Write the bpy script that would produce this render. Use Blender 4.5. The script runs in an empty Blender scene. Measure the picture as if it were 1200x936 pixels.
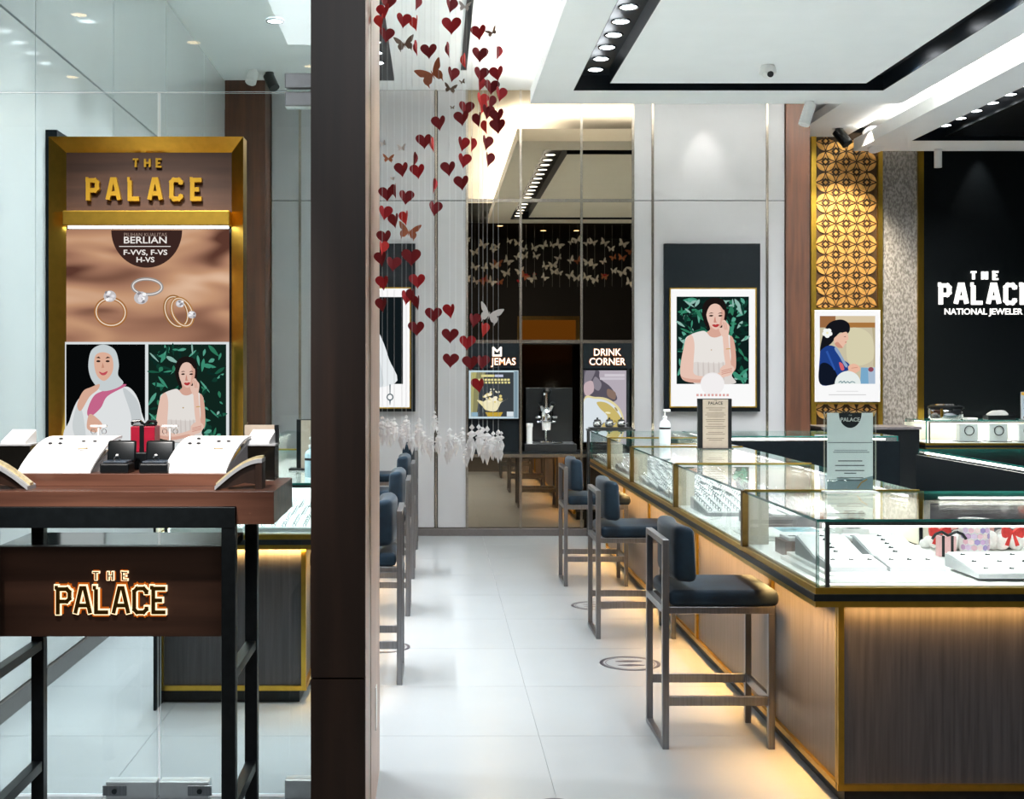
import bpy, math, random
from mathutils import Vector, Matrix
from mathutils.geometry import tessellate_polygon
random.seed(7)
R = math.radians
scene = bpy.context.scene
col = scene.collection

# ------------------------------------------------------------------ camera
F = 1450.0            # focal length in pixels of the 1200x936 frame
VX, VY, EYE = 511.0, 434.0, 1.6
cam_d = bpy.data.cameras.new('camera')
cam = bpy.data.objects.new('camera', cam_d)
col.objects.link(cam)
cam_d.sensor_width = 36.0
cam_d.sensor_fit = 'HORIZONTAL'
cam_d.lens = F / 1200 * 36
cam_d.shift_x = (600 - VX) / 1200
cam_d.shift_y = -(468 - VY) / 1200
cam_d.clip_start = 0.05
cam.location = (0, 0, EYE)
cam.rotation_euler = (R(90), 0, 0)
scene.camera = cam

# ------------------------------------------------------------------ world, exposure
w = bpy.data.worlds.new('world')
scene.world = w
w.use_nodes = True
w.node_tree.nodes['Background'].inputs[0].default_value = (0.75, 0.88, 1.0, 1)
w.node_tree.nodes['Background'].inputs[1].default_value = 0.05
scene.view_settings.view_transform = 'Standard'
scene.view_settings.look = 'None'
scene.view_settings.gamma = 1
scene.view_settings.use_curve_mapping = False
scene.view_settings.exposure = 0.9
scene.cycles.max_bounces = 10
scene.cycles.diffuse_bounces = 5
scene.cycles.glossy_bounces = 6
scene.cycles.transparent_max_bounces = 40
scene.cycles.sample_clamp_indirect = 6.0
scene.cycles.blur_glossy = 0.5


def lightobj(name, kind, loc, power, color=(1, 1, 1), rot=(0, 0, 0), **kw):
    d = bpy.data.lights.new(name, kind)
    d.energy = power
    d.color = color
    for k, v in kw.items():
        setattr(d, k, v)
    o = bpy.data.objects.new(name, d)
    o.location = loc
    o.rotation_euler = rot
    col.objects.link(o)
    return o


NEUTRAL = (0.95, 0.98, 1.0)
WARM = (1.0, 0.52, 0.16)
# recessed downlights of the lit ceiling channels, plus an added fill row (discs built below)
SPOT_ROW_A = [(1.29, 10.02 - 0.345 * i) for i in range(17)]
SPOT_ROW_B = [(-0.52, 10.9 - 0.345 * i) for i in range(18)]
SPOT_ROW_C = [(5.06, 12.3 - 0.345 * i) for i in range(18)]
FILL_ROW_E = [(3.65, 9.8 - 0.8 * i) for i in range(7)]  # added row, out of view in its channel, brightening staff aisle and ceiling
SPOT_ROW_D = [(-1.25, 9.6 - 0.75 * i) for i in range(7)]
for k, (row, zz, step, pw, cone) in enumerate(((SPOT_ROW_A, 4.02, 2, 39, 130), (SPOT_ROW_B, 4.3, 2, 28, 50), (FILL_ROW_E, 4.08, 2, 90, 150),
                                         (SPOT_ROW_C, 4.02, 3, 80, 140), (SPOT_ROW_D, 4.3, 1, 150, 72))):
    for i, (x, y) in enumerate(row):
        if i % step == 0:
            lightobj('downlight_beam', 'SPOT', (x, y, zz - 0.03), pw, NEUTRAL, spot_size=R(cone), spot_blend=0.7,
                     shadow_soft_size=0.05)
# cove strips hidden on top of the dropped ceiling panels
for nm, loc, sx, sy, pw in (('cove_light', (0.90, 7.5, 4.17), 0.06, 7.0, 190),
                            ('cove_light', (4.12, 7.5, 4.17), 0.06, 7.0, 120),
                            ('cove_light', (2.5, 11.04, 4.17), 3.2, 0.06, 60),
                            ('cove_light', (4.61, 8.7, 4.17), 0.06, 9.0, 130)):
    lightobj(nm, 'AREA', loc, pw, (1.0, 0.95, 0.86), (R(180), 0, 0), shape='RECTANGLE', size=sx, size_y=sy)
# spots over the entrance podium
lightobj('entrance_spot', 'SPOT', (-1.0, 1.9, 3.95), 420, (1, 0.95, 0.9), (R(43), 0, 0), spot_size=R(28), spot_blend=0.6,
         shadow_soft_size=0.08)
# unseen fill light added on the mall side, brightening fronts that face it
lightobj('mall_fill', 'AREA', (1.0, -2.0, 4.9), 210, (0.92, 0.96, 1.0), (0, 0, 0), shape='RECTANGLE', size=5, size_y=2.5)
# wall washers above the gold lattice, the sign wall and the grey wall panel
lightobj('wall_spot', 'SPOT', (4.44, 12.9, 4.17), 260, (1, 0.9, 0.7), (R(25), R(-5), 0), spot_size=R(75), spot_blend=0.7,
         shadow_soft_size=0.04)
lightobj('wall_spot', 'SPOT', (6.05, 13.64, 4.2), 22, (1, 1, 1), (R(6), 0, 0), spot_size=R(50), spot_blend=0.8,
         shadow_soft_size=0.03)
lightobj('wall_spot', 'SPOT', (2.6, 11.75, 4.25), 10, (1, 0.96, 0.9), (R(14), 0, 0), spot_size=R(50), spot_blend=0.8,
         shadow_soft_size=0.03)


# ------------------------------------------------------------------ materials
def lin(h):
    h = h.lstrip('#')
    out = []
    for i in (0, 2, 4):
        c = int(h[i:i + 2], 16) / 255
        out.append(c / 12.92 if c <= 0.04045 else ((c + 0.055) / 1.055) ** 2.4)
    return (*out, 1)


MATS = {}


def pmat(name, hexc, rough=0.5, metal=0.0, var=0.06, scale=30, spec=0.5, bump=0.0, coat=0.0, stretch=(1, 1, 1), hex2=None,
         detail=4, sheen=0.0, emit=0.0, ramp=(0.35, 0.65)):
    """principled surface whose colour wanders between two tones over a noise field"""
    if name in MATS:
        return MATS[name]
    m = bpy.data.materials.new(name)
    m.use_nodes = True
    nt = m.node_tree
    b = nt.nodes['Principled BSDF']
    tc = nt.nodes.new('ShaderNodeTexCoord')
    mp = nt.nodes.new('ShaderNodeMapping')
    mp.inputs['Scale'].default_value = stretch
    nz = nt.nodes.new('ShaderNodeTexNoise')
    nz.inputs['Scale'].default_value = scale
    nz.inputs['Detail'].default_value = detail
    cr = nt.nodes.new('ShaderNodeValToRGB')
    a = lin(hexc)
    c1 = lin(hex2) if hex2 else tuple(max(0, x * (1 - var)) for x in a[:3]) + (1,)
    c2 = a if hex2 else tuple(min(1, x * (1 + var)) for x in a[:3]) + (1,)
    cr.color_ramp.elements[0].position = ramp[0]
    cr.color_ramp.elements[1].position = ramp[1]
    cr.color_ramp.elements[0].color = c1
    cr.color_ramp.elements[1].color = c2
    L = nt.links.new
    L(tc.outputs['Object'], mp.inputs['Vector'])
    L(mp.outputs['Vector'], nz.inputs['Vector'])
    L(nz.outputs['Fac'], cr.inputs['Fac'])
    L(cr.outputs['Color'], b.inputs['Base Color'])
    b.inputs['Roughness'].default_value = rough
    b.inputs['Metallic'].default_value = metal
    b.inputs['Specular IOR Level'].default_value = spec
    b.inputs['Coat Weight'].default_value = coat
    b.inputs['Coat Roughness'].default_value = 0.05
    if sheen:
        b.inputs['Sheen Weight'].default_value = sheen
        b.inputs['Sheen Roughness'].default_value = 0.4
    if emit:
        L(cr.outputs['Color'], b.inputs['Emission Color'])
        b.inputs['Emission Strength'].default_value = emit
    if bump:
        bp = nt.nodes.new('ShaderNodeBump')
        bp.inputs['Strength'].default_value = bump
        bp.inputs['Distance'].default_value = 0.01
        L(nz.outputs['Fac'], bp.inputs['Height'])
        L(bp.outputs['Normal'], b.inputs['Normal'])
    MATS[name] = m
    return m


def emat(name, hexc, strength):
    if name in MATS:
        return MATS[name]
    m = bpy.data.materials.new(name)
    m.use_nodes = True
    nt = m.node_tree
    nt.nodes.remove(nt.nodes['Principled BSDF'])
    e = nt.nodes.new('ShaderNodeEmission')
    e.inputs['Color'].default_value = lin(hexc)
    e.inputs['Strength'].default_value = strength
    nt.links.new(e.outputs[0], nt.nodes['Material Output'].inputs[0])
    MATS[name] = m
    return m


def glassmat(name, tint, ior=1.4, extra=0.0, gloss=(1, 1, 1, 1)):
    if name in MATS:
        return MATS[name]
    m = bpy.data.materials.new(name)
    m.use_nodes = True
    nt = m.node_tree
    nt.nodes.remove(nt.nodes['Principled BSDF'])
    t = nt.nodes.new('ShaderNodeBsdfTransparent')
    t.inputs['Color'].default_value = lin(tint)
    g = nt.nodes.new('ShaderNodeBsdfGlossy')
    g.inputs['Roughness'].default_value = 0.0
    g.inputs['Color'].default_value = gloss
    fr = nt.nodes.new('ShaderNodeFresnel')
    # the same reflectance from both sides of the pane: undo the node's inversion on back faces
    ge = nt.nodes.new('ShaderNodeNewGeometry')
    io = nt.nodes.new('ShaderNodeMapRange')
    io.inputs['To Min'].default_value = ior
    io.inputs['To Max'].default_value = 1 / ior
    nt.links.new(ge.outputs['Backfacing'], io.inputs['Value'])
    nt.links.new(io.outputs[0], fr.inputs['IOR'])
    mx = nt.nodes.new('ShaderNodeMixShader')
    if extra:
        ad = nt.nodes.new('ShaderNodeMath')
        ad.operation = 'ADD'
        ad.inputs[1].default_value = extra
        ad.use_clamp = True
        nt.links.new(fr.outputs[0], ad.inputs[0])
        nt.links.new(ad.outputs[0], mx.inputs[0])
    else:
        nt.links.new(fr.outputs[0], mx.inputs[0])
    nt.links.new(t.outputs[0], mx.inputs[1])
    nt.links.new(g.outputs[0], mx.inputs[2])
    nt.links.new(mx.outputs[0], nt.nodes['Material Output'].inputs[0])
    MATS[name] = m
    return m


VERT = (9, 9, 0.6)      # grain running up
ALONGX = (0.6, 9, 9)
ALONGY = (9, 0.6, 9)
TILE = pmat('gloss_tile', '#9da2a5', 0.2, var=0.015, scale=2.0, spec=0.5)
GROUT = pmat('tile_grout', '#9da1a4', 0.8)
WALLP = pmat('grey_wall_panel', '#b4b4b6', 0.45, var=0.02, scale=3)
WALLW = pmat('white_wall_panel', '#dfe3e4', 0.22, var=0.015, scale=3, coat=0.3)
CEIL = pmat('ceiling_paint', '#f3f6f7', 0.7, var=0.01, scale=4)
CEILB = pmat('black_ceiling', '#0b0f12', 0.25, var=0.1)
CHAN = pmat('channel_black', '#0a1219', 0.35, var=0.15, scale=6)
CREAM = pmat('cream_cove', '#e9dcc4', 0.6, var=0.02)
WALNUT = pmat('walnut_board', '#5b341e', 0.5, hex2='#3f2313', scale=2.2, stretch=VERT, detail=8)
DARKWOOD = pmat('dark_walnut', '#2f1e15', 0.42, hex2='#1f130c', scale=2.2, stretch=VERT, detail=8)
SIDEWOOD = pmat('pale_brown_veneer', '#b49a8c', 0.4, hex2='#a08575', scale=2.0, stretch=VERT, detail=6)
PODWOOD = pmat('podium_walnut', '#7a5140', 0.3, coat=0.35, hex2='#54352a', scale=2.2, stretch=ALONGX, detail=8)
SIGNWOOD = pmat('sign_walnut', '#5e4130', 0.45, hex2='#412a1e', scale=2.2, stretch=ALONGX, detail=8)
PANELWOOD = pmat('panel_walnut', '#3d281e', 0.3, hex2='#2b1b14', scale=2.2, stretch=ALONGX, detail=8)
BASEWOOD = pmat('charcoal_veneer', '#525154', 0.38, hex2='#414043', scale=5, stretch=(12, 12, 0.5), detail=10, bump=0.12)
BASEDARK = pmat('navy_black_board', '#0b1318', 0.5, spec=0.15, var=0.12)
BLACK = pmat('black_satin', '#0b1013', 0.35, var=0.1)
BLACKW = pmat('black_wall_paint', '#060b0d', 0.55, spec=0.12, var=0.08)
IRON = pmat('dark_steel', '#22282b', 0.35, metal=0.6, var=0.15)
STEEL = pmat('brushed_steel', '#85868a', 0.34, metal=1.0, var=0.12, scale=4, stretch=(30, 30, 1))
CHROME = pmat('chrome', '#d5d8da', 0.12, metal=1.0, var=0.03)
BASEMET = pmat('grey_metal_base', '#7b7674', 0.35, metal=0.8, var=0.05)
TRIMM = pmat('bronze_trim', '#a39a8e', 0.25, metal=1.0, var=0.08)
GOLD = pmat('brushed_gold', '#b08d34', 0.3, metal=1.0, var=0.1, scale=5, stretch=(20, 20, 1))
GOLDP = pmat('polished_gold', '#d3ac45', 0.3, metal=1.0, var=0.06)
GOLDL = pmat('lattice_gold', '#e2ad62', 0.38, metal=0.75, var=0.1)
BRONZE = pmat('bronze_post', '#7a6238', 0.3, metal=1.0, var=0.1)
LATBACK = pmat('lattice_backing', '#3f2a10', 0.5, metal=0.4, var=0.15)
STONE = pmat('rough_stone', '#9b958f', 0.85, hex2='#6a655f', scale=34, stretch=(1.5, 1.5, 0.8), detail=12, bump=0.8, ramp=(0.4, 0.6))
VELVET = pmat('navy_velvet', '#122838', 0.8, hex2='#0a1722', scale=7, detail=3, sheen=0.13, spec=0.2)
DECK = pmat('white_deck', '#eeeeea', 0.5, var=0.01)
CREAMP = pmat('cream_panel', '#d9d4c4', 0.5, var=0.02)
WHITEP = pmat('white_plastic', '#ececea', 0.4, var=0.02)
PAD = pmat('white_leather_pad', '#f1f1f1', 0.55, var=0.02)
PADSIDE = pmat('grey_pad_edge', '#a9abad', 0.5, var=0.03)
MIRROR = pmat('bronze_mirror', '#b3a38c', 0.0, metal=1.0, var=0.005)
PANE = glassmat('clear_pane', '#f4f8f7')
SHOPGLASS = glassmat('shop_glass', '#eef4f4', extra=0.0)
GREEN = pmat('green_glass_edge', '#2f7c72', 0.1, var=0.2, scale=8, coat=1.0)
LEDW = emat('downlight_disc', '#f4faff', 9.0)
LEDO = emat('warm_led', '#ffae52', 1.2)
RED = pmat('red_heart_card', '#a8131d', 0.75, var=0.18, scale=60)
DRED = pmat('dark_red_heart_card', '#7c0d17', 0.75, var=0.2, scale=60)
BRED = pmat('bright_red_heart_card', '#d4332f', 0.7, var=0.12, scale=60)
COPPER = pmat('copper_card', '#a65f3c', 0.6, var=0.1)
TAUPE = pmat('taupe_card', '#6d5b4b', 0.65, var=0.12)
PALEC = pmat('pale_card', '#d8d3cc', 0.6, var=0.05)
THREAD = pmat('clear_thread', '#d9dcde', 0.5, var=0.02)
CRYS = glassmat('crystal', '#ffffff', 1.6, 0.3)
nt_ = CRYS.node_tree
out_ = nt_.nodes['Material Output']
sh_ = out_.inputs[0].links[0].from_socket
df_ = nt_.nodes.new('ShaderNodeBsdfTranslucent')
d2_ = nt_.nodes.new('ShaderNodeBsdfDiffuse')
d2_.inputs[0].default_value = (1, 1, 1, 1)
df_.inputs[0].default_value = (1, 1, 1, 1)
ad_ = nt_.nodes.new('ShaderNodeMixShader')
nt_.links.new(df_.outputs[0], ad_.inputs[1])
nt_.links.new(d2_.outputs[0], ad_.inputs[2])
mx_ = nt_.nodes.new('ShaderNodeMixShader')
mx_.inputs[0].default_value = 0.45
nt_.links.new(sh_, mx_.inputs[1])
nt_.links.new(ad_.outputs[0], mx_.inputs[2])
nt_.links.new(mx_.outputs[0], out_.inputs[0])
PAPER = pmat('paper', '#e4e4e0', 0.7, var=0.02)
KRAFT = pmat('taupe_paper', '#b5a695', 0.7, var=0.04)
GREYSTONE = pmat('grey_stone_tray', '#6c6768', 0.6, var=0.15, scale=25)
REDBOX = pmat('crimson_box', '#a31230', 0.4, var=0.08)
PINK = pmat('pink_paper', '#e7b4b4', 0.6, var=0.05)
INK = pmat('black_ink', '#15171a', 0.6)
STICK = pmat('sticker_ink', '#2a2630', 0.5)
MALLW = pmat('mall_dark', '#16110c', 0.6, var=0.3, scale=0.6)
MALLF = pmat('mall_floor_stone', '#5c554d', 0.25, var=0.1, scale=1.5)


# ------------------------------------------------------------------ mesh helpers
def wloc(o):
    v = Vector((0, 0, 0))
    while o is not None:
        v += o.location
        o = o.parent
    return v


class MB:
    def __init__(s):
        s.v, s.f, s.m, s.cur, s.nstroke = [], [], [], 0, 0

    def add(s, vs, fs, mi=None):
        k = len(s.v)
        s.v += [tuple(x) for x in vs]
        s.f += [tuple(i + k for i in f) for f in fs]
        s.m += [s.cur if mi is None else mi] * len(fs)
        return s

    def box(s, x0, x1, y0, y1, z0, z1, mi=None):
        vs = [(x, y, z) for z in (z0, z1) for y in (y0, y1) for x in (x0, x1)]
        return s.add(vs, [(0, 2, 3, 1), (4, 5, 7, 6), (0, 1, 5, 4), (2, 6, 7, 3), (0, 4, 6, 2), (1, 3, 7, 5)], mi)

    def pane(s, x0, x1, y0, y1, z0, z1):
        """glass slab: broad faces material 0, narrow edge faces material 1"""
        d = [x1 - x0, y1 - y0, z1 - z0]
        thin = d.index(min(d))
        vs = [(x, y, z) for z in (z0, z1) for y in (y0, y1) for x in (x0, x1)]
        fs = [(0, 2, 3, 1), (4, 5, 7, 6), (0, 1, 5, 4), (2, 6, 7, 3), (0, 4, 6, 2), (1, 3, 7, 5)]
        ax = [2, 2, 1, 1, 0, 0]
        for f, a in zip(fs, ax):
            s.add([vs[i] for i in f], [(0, 1, 2, 3)], 0 if a == thin else 1)
        return s

    def cyl(s, p0, p1, r0, r1=None, n=12, cap=True, mi=None):
        r1 = r0 if r1 is None else r1
        p0, p1 = Vector(p0), Vector(p1)
        d = (p1 - p0).normalized()
        a = d.orthogonal().normalized()
        b = d.cross(a)
        vs = []
        for p, r in ((p0, r0), (p1, r1)):
            for i in range(n):
                t = 2 * math.pi * i / n
                vs.append(p + a * math.cos(t) * r + b * math.sin(t) * r)
        fs = [(i, (i + 1) % n, n + (i + 1) % n, n + i) for i in range(n)]
        if cap:
            fs += [tuple(range(n - 1, -1, -1)), tuple(range(n, 2 * n))]
        return s.add(vs, fs, mi)

    def tube(s, pts, r, n=8, mi=None):
        for a, b in zip(pts, pts[1:]):
            s.cyl(a, b, r, r, n, True, mi)
        return s

    def lathe(s, prof, c=(0, 0, 0), n=20, mi=None):
        """prof: (radius, height) from bottom to top about the vertical axis"""
        k = len(prof)
        vs = [(c[0] + r * math.cos(2 * math.pi * i / n), c[1] + r * math.sin(2 * math.pi * i / n), c[2] + z)
              for r, z in prof for i in range(n)]
        fs = [(j * n + i, j * n + (i + 1) % n, (j + 1) * n + (i + 1) % n, (j + 1) * n + i)
              for j in range(k - 1) for i in range(n)]
        fs += [tuple(range(n - 1, -1, -1)), tuple((k - 1) * n + i for i in range(n))]
        return s.add(vs, fs, mi)

    def ell(s, c, rx, ry, rz, n=14, m=9, mi=None):
        prof = [(math.sin(math.pi * j / m), -math.cos(math.pi * j / m)) for j in range(m + 1)]
        vs = [(c[0] + rx * max(p, 1e-4) * math.cos(2 * math.pi * i / n), c[1] + ry * max(p, 1e-4) * math.sin(2 * math.pi * i / n), c[2] + rz * q)
              for p, q in prof for i in range(n)]
        fs = [(j * n + i, j * n + (i + 1) % n, (j + 1) * n + (i + 1) % n, (j + 1) * n + i) for j in range(m) for i in range(n)]
        return s.add(vs, fs, mi)

    def torus(s, c, rr, r, axis='y', n=20, m=6, mi=None):
        vs, fs = [], []
        for i in range(n):
            t = 2 * math.pi * i / n
            for j in range(m):
                p = 2 * math.pi * j / m
                q = rr + r * math.cos(p)
                a, b, h = q * math.cos(t), q * math.sin(t), r * math.sin(p)
                if axis == 'y':
                    vs.append((c[0] + a, c[1] + h, c[2] + b))
                elif axis == 'z':
                    vs.append((c[0] + a, c[1] + b, c[2] + h))
                else:
                    vs.append((c[0] + h, c[1] + a, c[2] + b))
        for i in range(n):
            for j in range(m):
                fs.append((i * m + j, ((i + 1) % n) * m + j, ((i + 1) % n) * m + (j + 1) % m, i * m + (j + 1) % m))
        return s.add(vs, fs, mi)

    def prism(s, poly, fn, d0, d1, mi=None):
        """poly: 2-D outline; fn(u, v, d) -> 3-D point; extruded from d0 to d1"""
        n = len(poly)
        tris = tessellate_polygon([[Vector((u, v, 0)) for u, v in poly]])
        vs = [fn(u, v, d0) for u, v in poly] + [fn(u, v, d1) for u, v in poly]
        fs = [tuple(t) for t in tris] + [tuple(i + n for i in reversed(t)) for t in tris]
        fs += [(i, i + n, (i + 1) % n + n, (i + 1) % n) for i in range(n)]
        return s.add(vs, fs, mi)

    def flat(s, poly, fn, d, mi=None):
        tris = tessellate_polygon([[Vector((u, v, 0)) for u, v in poly]])
        return s.add([fn(u, v, d) for u, v in poly], [tuple(t) for t in tris], mi)

    def stroke(s, pts, wd, fn, d0, d1, mi=None):
        closed = tuple(pts[0]) == tuple(pts[-1])
        for (x0, y0), (x1, y1) in zip(pts, pts[1:]):
            s.nstroke += 1
            L = math.hypot(x1 - x0, y1 - y0)
            if L < 1e-9:
                continue
            ux, uy = (x1 - x0) / L, (y1 - y0) / L
            e0 = wd * 0.42 if (x0, y0) != tuple(pts[0]) or closed else 0.0
            e1 = wd * 0.42 if (x1, y1) != tuple(pts[-1]) or closed else 0.0
            ax, ay, bx, by = x0 - ux * e0, y0 - uy * e0, x1 + ux * e1, y1 + uy * e1
            hx, hy = -uy * wd / 2, ux * wd / 2
            s.prism([(ax + hx, ay + hy), (bx + hx, by + hy), (bx - hx, by - hy), (ax - hx, ay - hy)], fn, d0, d1 - 0.00025 * (s.nstroke % 12), mi)
        return s

    def build(s, name, mats, parent=None, bevel=0.0, smooth=False, world=True, seg=2, loc=None):
        me = bpy.data.meshes.new(name)
        vs = s.v
        if parent is not None and world:
            off = wloc(parent)
            vs = [(x - off.x, y - off.y, z - off.z) for x, y, z in vs]
        me.from_pydata(vs, [], s.f)
        mats = mats if isinstance(mats, (list, tuple)) else [mats]
        for m in mats:
            me.materials.append(m)
        me.polygons.foreach_set('material_index', s.m)
        if smooth:
            me.polygons.foreach_set('use_smooth', [True] * len(s.f))
        me.update()
        o = bpy.data.objects.new(name, me)
        col.objects.link(o)
        if parent is not None:
            o.parent = parent
        if loc is not None:
            o.location = loc
        if bevel:
            b = o.modifiers.new('bevel', 'BEVEL')
            b.width = bevel
            b.segments = seg
            b.limit_method = 'ANGLE'
            if seg > 2:
                me.polygons.foreach_set('use_smooth', [True] * len(s.f))
        return o


def tag(o, label, cat, group=None):
    o['label'] = label
    o['category'] = cat
    if group:
        o['group'] = group
    return o


def thing(name, label, cat, loc=(0, 0, 0), rz=0.0, group=None):
    o = bpy.data.objects.new(name, None)
    o.empty_display_size = 0.1
    o.location = loc
    o.rotation_euler = (0, 0, rz)
    col.objects.link(o)
    return tag(o, label, cat, group)


def struct(o):
    o['kind'] = 'structure'
    return o


def copy_tree(o, parent=None):
    c = o.copy()
    col.objects.link(c)
    c.parent = parent
    for ch in o.children:
        copy_tree(ch, c)
    return c


def instance(src, parent, loc, rot=(0, 0, 0), scale=(1, 1, 1), mat=None):
    c = src.copy()
    col.objects.link(c)
    c.parent = parent
    c.location = Vector(loc) - (wloc(parent) if parent else Vector((0, 0, 0)))
    c.rotation_euler = rot
    c.scale = scale
    return c


def at(px, py, Y):
    return Vector(((px - VX) / F * Y, Y, EYE - (py - VY) / F * Y))


def box(name, mat, parent, x0, x1, y0, y1, z0, z1, bevel=0.0, seg=2):
    return MB().box(x0, x1, y0, y1, z0, z1).build(name, mat, parent, bevel, seg=seg)


def front(x0, y0, z0, sx=1.0, sz=None):
    """plane facing the entrance (-Y): u to the side, v up, d towards the viewer"""
    sz = sx if sz is None else sz
    return lambda u, v, d: (x0 + u * sx, y0 - d, z0 + v * sz)


def smooth_closed(pts, k=5):
    n = len(pts)
    out = []
    for i in range(n):
        p0, p1, p2, p3 = pts[i - 1], pts[i], pts[(i + 1) % n], pts[(i + 2) % n]
        for j in range(k):
            t = j / k
            t2, t3 = t * t, t * t * t
            out.append(tuple(0.5 * (2 * p1[a] + (p2[a] - p0[a]) * t + (2 * p0[a] - 5 * p1[a] + 4 * p2[a] - p3[a]) * t2 +
                                    (3 * p1[a] - p0[a] - 3 * p2[a] + p3[a]) * t3) for a in (0, 1)))
    return out


def ellipse(cx, cy, rx, ry, n=24, a0=0.0, a1=2 * math.pi, rot=0.0):
    out = []
    for i in range(n):
        t = a0 + (a1 - a0) * i / (n if abs(a1 - a0 - 2 * math.pi) < 1e-6 else n - 1)
        x, y = rx * math.cos(t), ry * math.sin(t)
        out.append((cx + x * math.cos(rot) - y * math.sin(rot), cy + x * math.sin(rot) + y * math.cos(rot)))
    return out


FONTCACHE = {}


def text(name, body, mat, parent, x, y, z, size, extrude=0.0, align='CENTER', bold=0.0, width=None):
    """flat or raised lettering facing -Y, baseline at z"""
    cu = bpy.data.curves.new(name, 'FONT')
    cu.body = body
    cu.size = size
    cu.extrude = extrude
    cu.offset = bold
    cu.align_x = align
    cu.resolution_u = 3
    tmp = bpy.data.objects.new(name, cu)
    col.objects.link(tmp)
    bpy.context.view_layer.update()
    me = bpy.data.meshes.new_from_object(tmp.evaluated_get(bpy.context.evaluated_depsgraph_get()))
    bpy.data.objects.remove(tmp)
    xs = [v.co.x for v in me.vertices]
    k = 1.0
    if width and xs:
        k = width / (max(xs) - min(xs))
    off = wloc(parent)
    for v in me.vertices:
        a, b, c = v.co
        v.co = (x + a * k - off.x, y - c - off.y, z + b - off.z)
    me.materials.clear()
    me.materials.append(mat)
    o = bpy.data.objects.new(name, me)
    col.objects.link(o)
    o.parent = parent
    return o


# letter strokes in a 0.62 x 1 cell
LET = {
    'P': [[(.1, 0), (.1, .9), (.42, .9), (.52, .8), (.52, .56), (.42, .46), (.1, .46)], [(-.02, .95), (.1, .95)]],
    'A': [[(.04, .04), (.25, .94), (.37, .94), (.58, .04)], [(.14, .32), (.48, .32)]],
    'L': [[(.1, .9), (.1, .08), (.54, .08)], [(-.02, .95), (.1, .95)]],
    'C': [[(.54, .72), (.54, .82), (.44, .92), (.2, .92), (.1, .82), (.1, .18), (.2, .08), (.44, .08), (.54, .18), (.54, .28)]],
    'E': [[(.54, .92), (.1, .92), (.1, .08), (.54, .08)], [(.1, .5), (.42, .5)], [(-.02, .95), (.1, .95)]],
    'T': [[(.04, .9), (.58, .9)], [(.31, .9), (.31, .04)]],
    'H': [[(.1, .04), (.1, .96)], [(.52, .04), (.52, .96)], [(.1, .5), (.52, .5)]],
}


def letters(word, parent, x0, y0, z0, h, pitch, face, depth=0.012, wd=0.2, halo=None, halo_w=0.07, halo_d=0.004, stretch=1.0, painted_halo=None):
    """raised sign letters, each its own part; a halo is the glowing rim of a lit letter, the wider one its painted light spill"""
    for i, ch in enumerate(word):
        if ch == ' ':
            continue
        fn = lambda u, v, d, X=x0 + i * pitch: (X + u * h * stretch, y0 - d, z0 + v * h)
        m = MB()
        for st in LET[ch]:
            m.stroke(st, wd, fn, halo_d if halo else 0.0, depth)
        o = m.build('letter', face, parent)
        if halo:
            g = MB()
            for st in LET[ch]:
                (xa, ya), (xb, yb) = st[0], st[1]
                L_ = math.hypot(xa - xb, ya - yb)
                st = [(xa + (xa - xb) / L_ * halo_w / 2, ya + (ya - yb) / L_ * halo_w / 2)] + list(st[1:])
                (xa, ya), (xb, yb) = st[-1], st[-2]
                L_ = math.hypot(xa - xb, ya - yb)
                st = list(st[:-1]) + [(xa + (xa - xb) / L_ * halo_w / 2, ya + (ya - yb) / L_ * halo_w / 2)]
                g.stroke(st, wd + halo_w, fn, 0.0005, halo_d)
            g.build('glow_edge', halo, o)
            if painted_halo:
                g = MB()
                for st in LET[ch]:
                    g.stroke(st, wd + halo_w * 2.6, fn, 0.0003, 0.0025)
                g.build('painted_glow', painted_halo, o)


class Print:
    """flat printed picture built from layered colour shapes in source pixels (x0..x1, y0..y1)"""

    def __init__(s, rect, fn, w_, h_, strength=0.9, lit=True):
        s.x0, s.y0, s.x1, s.y1 = rect
        s.fn, s.w, s.h, s.k, s.lit = fn, w_, h_, strength, lit
        s.mb, s.mats, s.idx, s.layer = MB(), [], {}, 0

    def mi(s, hexc):
        if hexc not in s.idx:
            nm = 'print_%s_%d' % (hexc.lstrip('#'), int(s.k * 100) if s.lit else 0)
            s.idx[hexc] = len(s.mats)
            s.mats.append(emat(nm, hexc, s.k) if s.lit else pmat(nm, hexc, 0.5, var=0.02))
        return s.idx[hexc]

    def map(s, p):
        u = (p[0] - s.x0) / (s.x1 - s.x0)
        v = 1 - (p[1] - s.y0) / (s.y1 - s.y0)
        return min(1, max(0, u)) * s.w, min(1, max(0, v)) * s.h

    def poly(s, pts, hexc, sm=True, k=5):
        s.layer += 1
        q = smooth_closed(pts, k) if sm else pts
        s.mb.flat([s.map(p) for p in q], s.fn, 0.0006 * (1 + s.layer * 0.12), s.mi(hexc))

    def rect(s, x0, y0, x1, y1, hexc):
        s.poly([(x0, y0), (x1, y0), (x1, y1), (x0, y1)], hexc, False)

    def ell(s, cx, cy, rx, ry, hexc, n=22, rot=0.0):
        s.poly(ellipse(cx, cy, rx, ry, n, rot=rot), hexc, False)

    def line(s, pts, wd, hexc):
        for (x0, y0), (x1, y1) in zip(pts, pts[1:]):
            L = math.hypot(x1 - x0, y1 - y0) or 1
            hx, hy = -(y1 - y0) / L * wd / 2, (x1 - x0) / L * wd / 2
            s.poly([(x0 + hx, y0 + hy), (x1 + hx, y1 + hy), (x1 - hx, y1 - hy), (x0 - hx, y0 - hy)], hexc, False)

    def build(s, name, parent):
        return s.mb.build(name, s.mats, parent)

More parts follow.
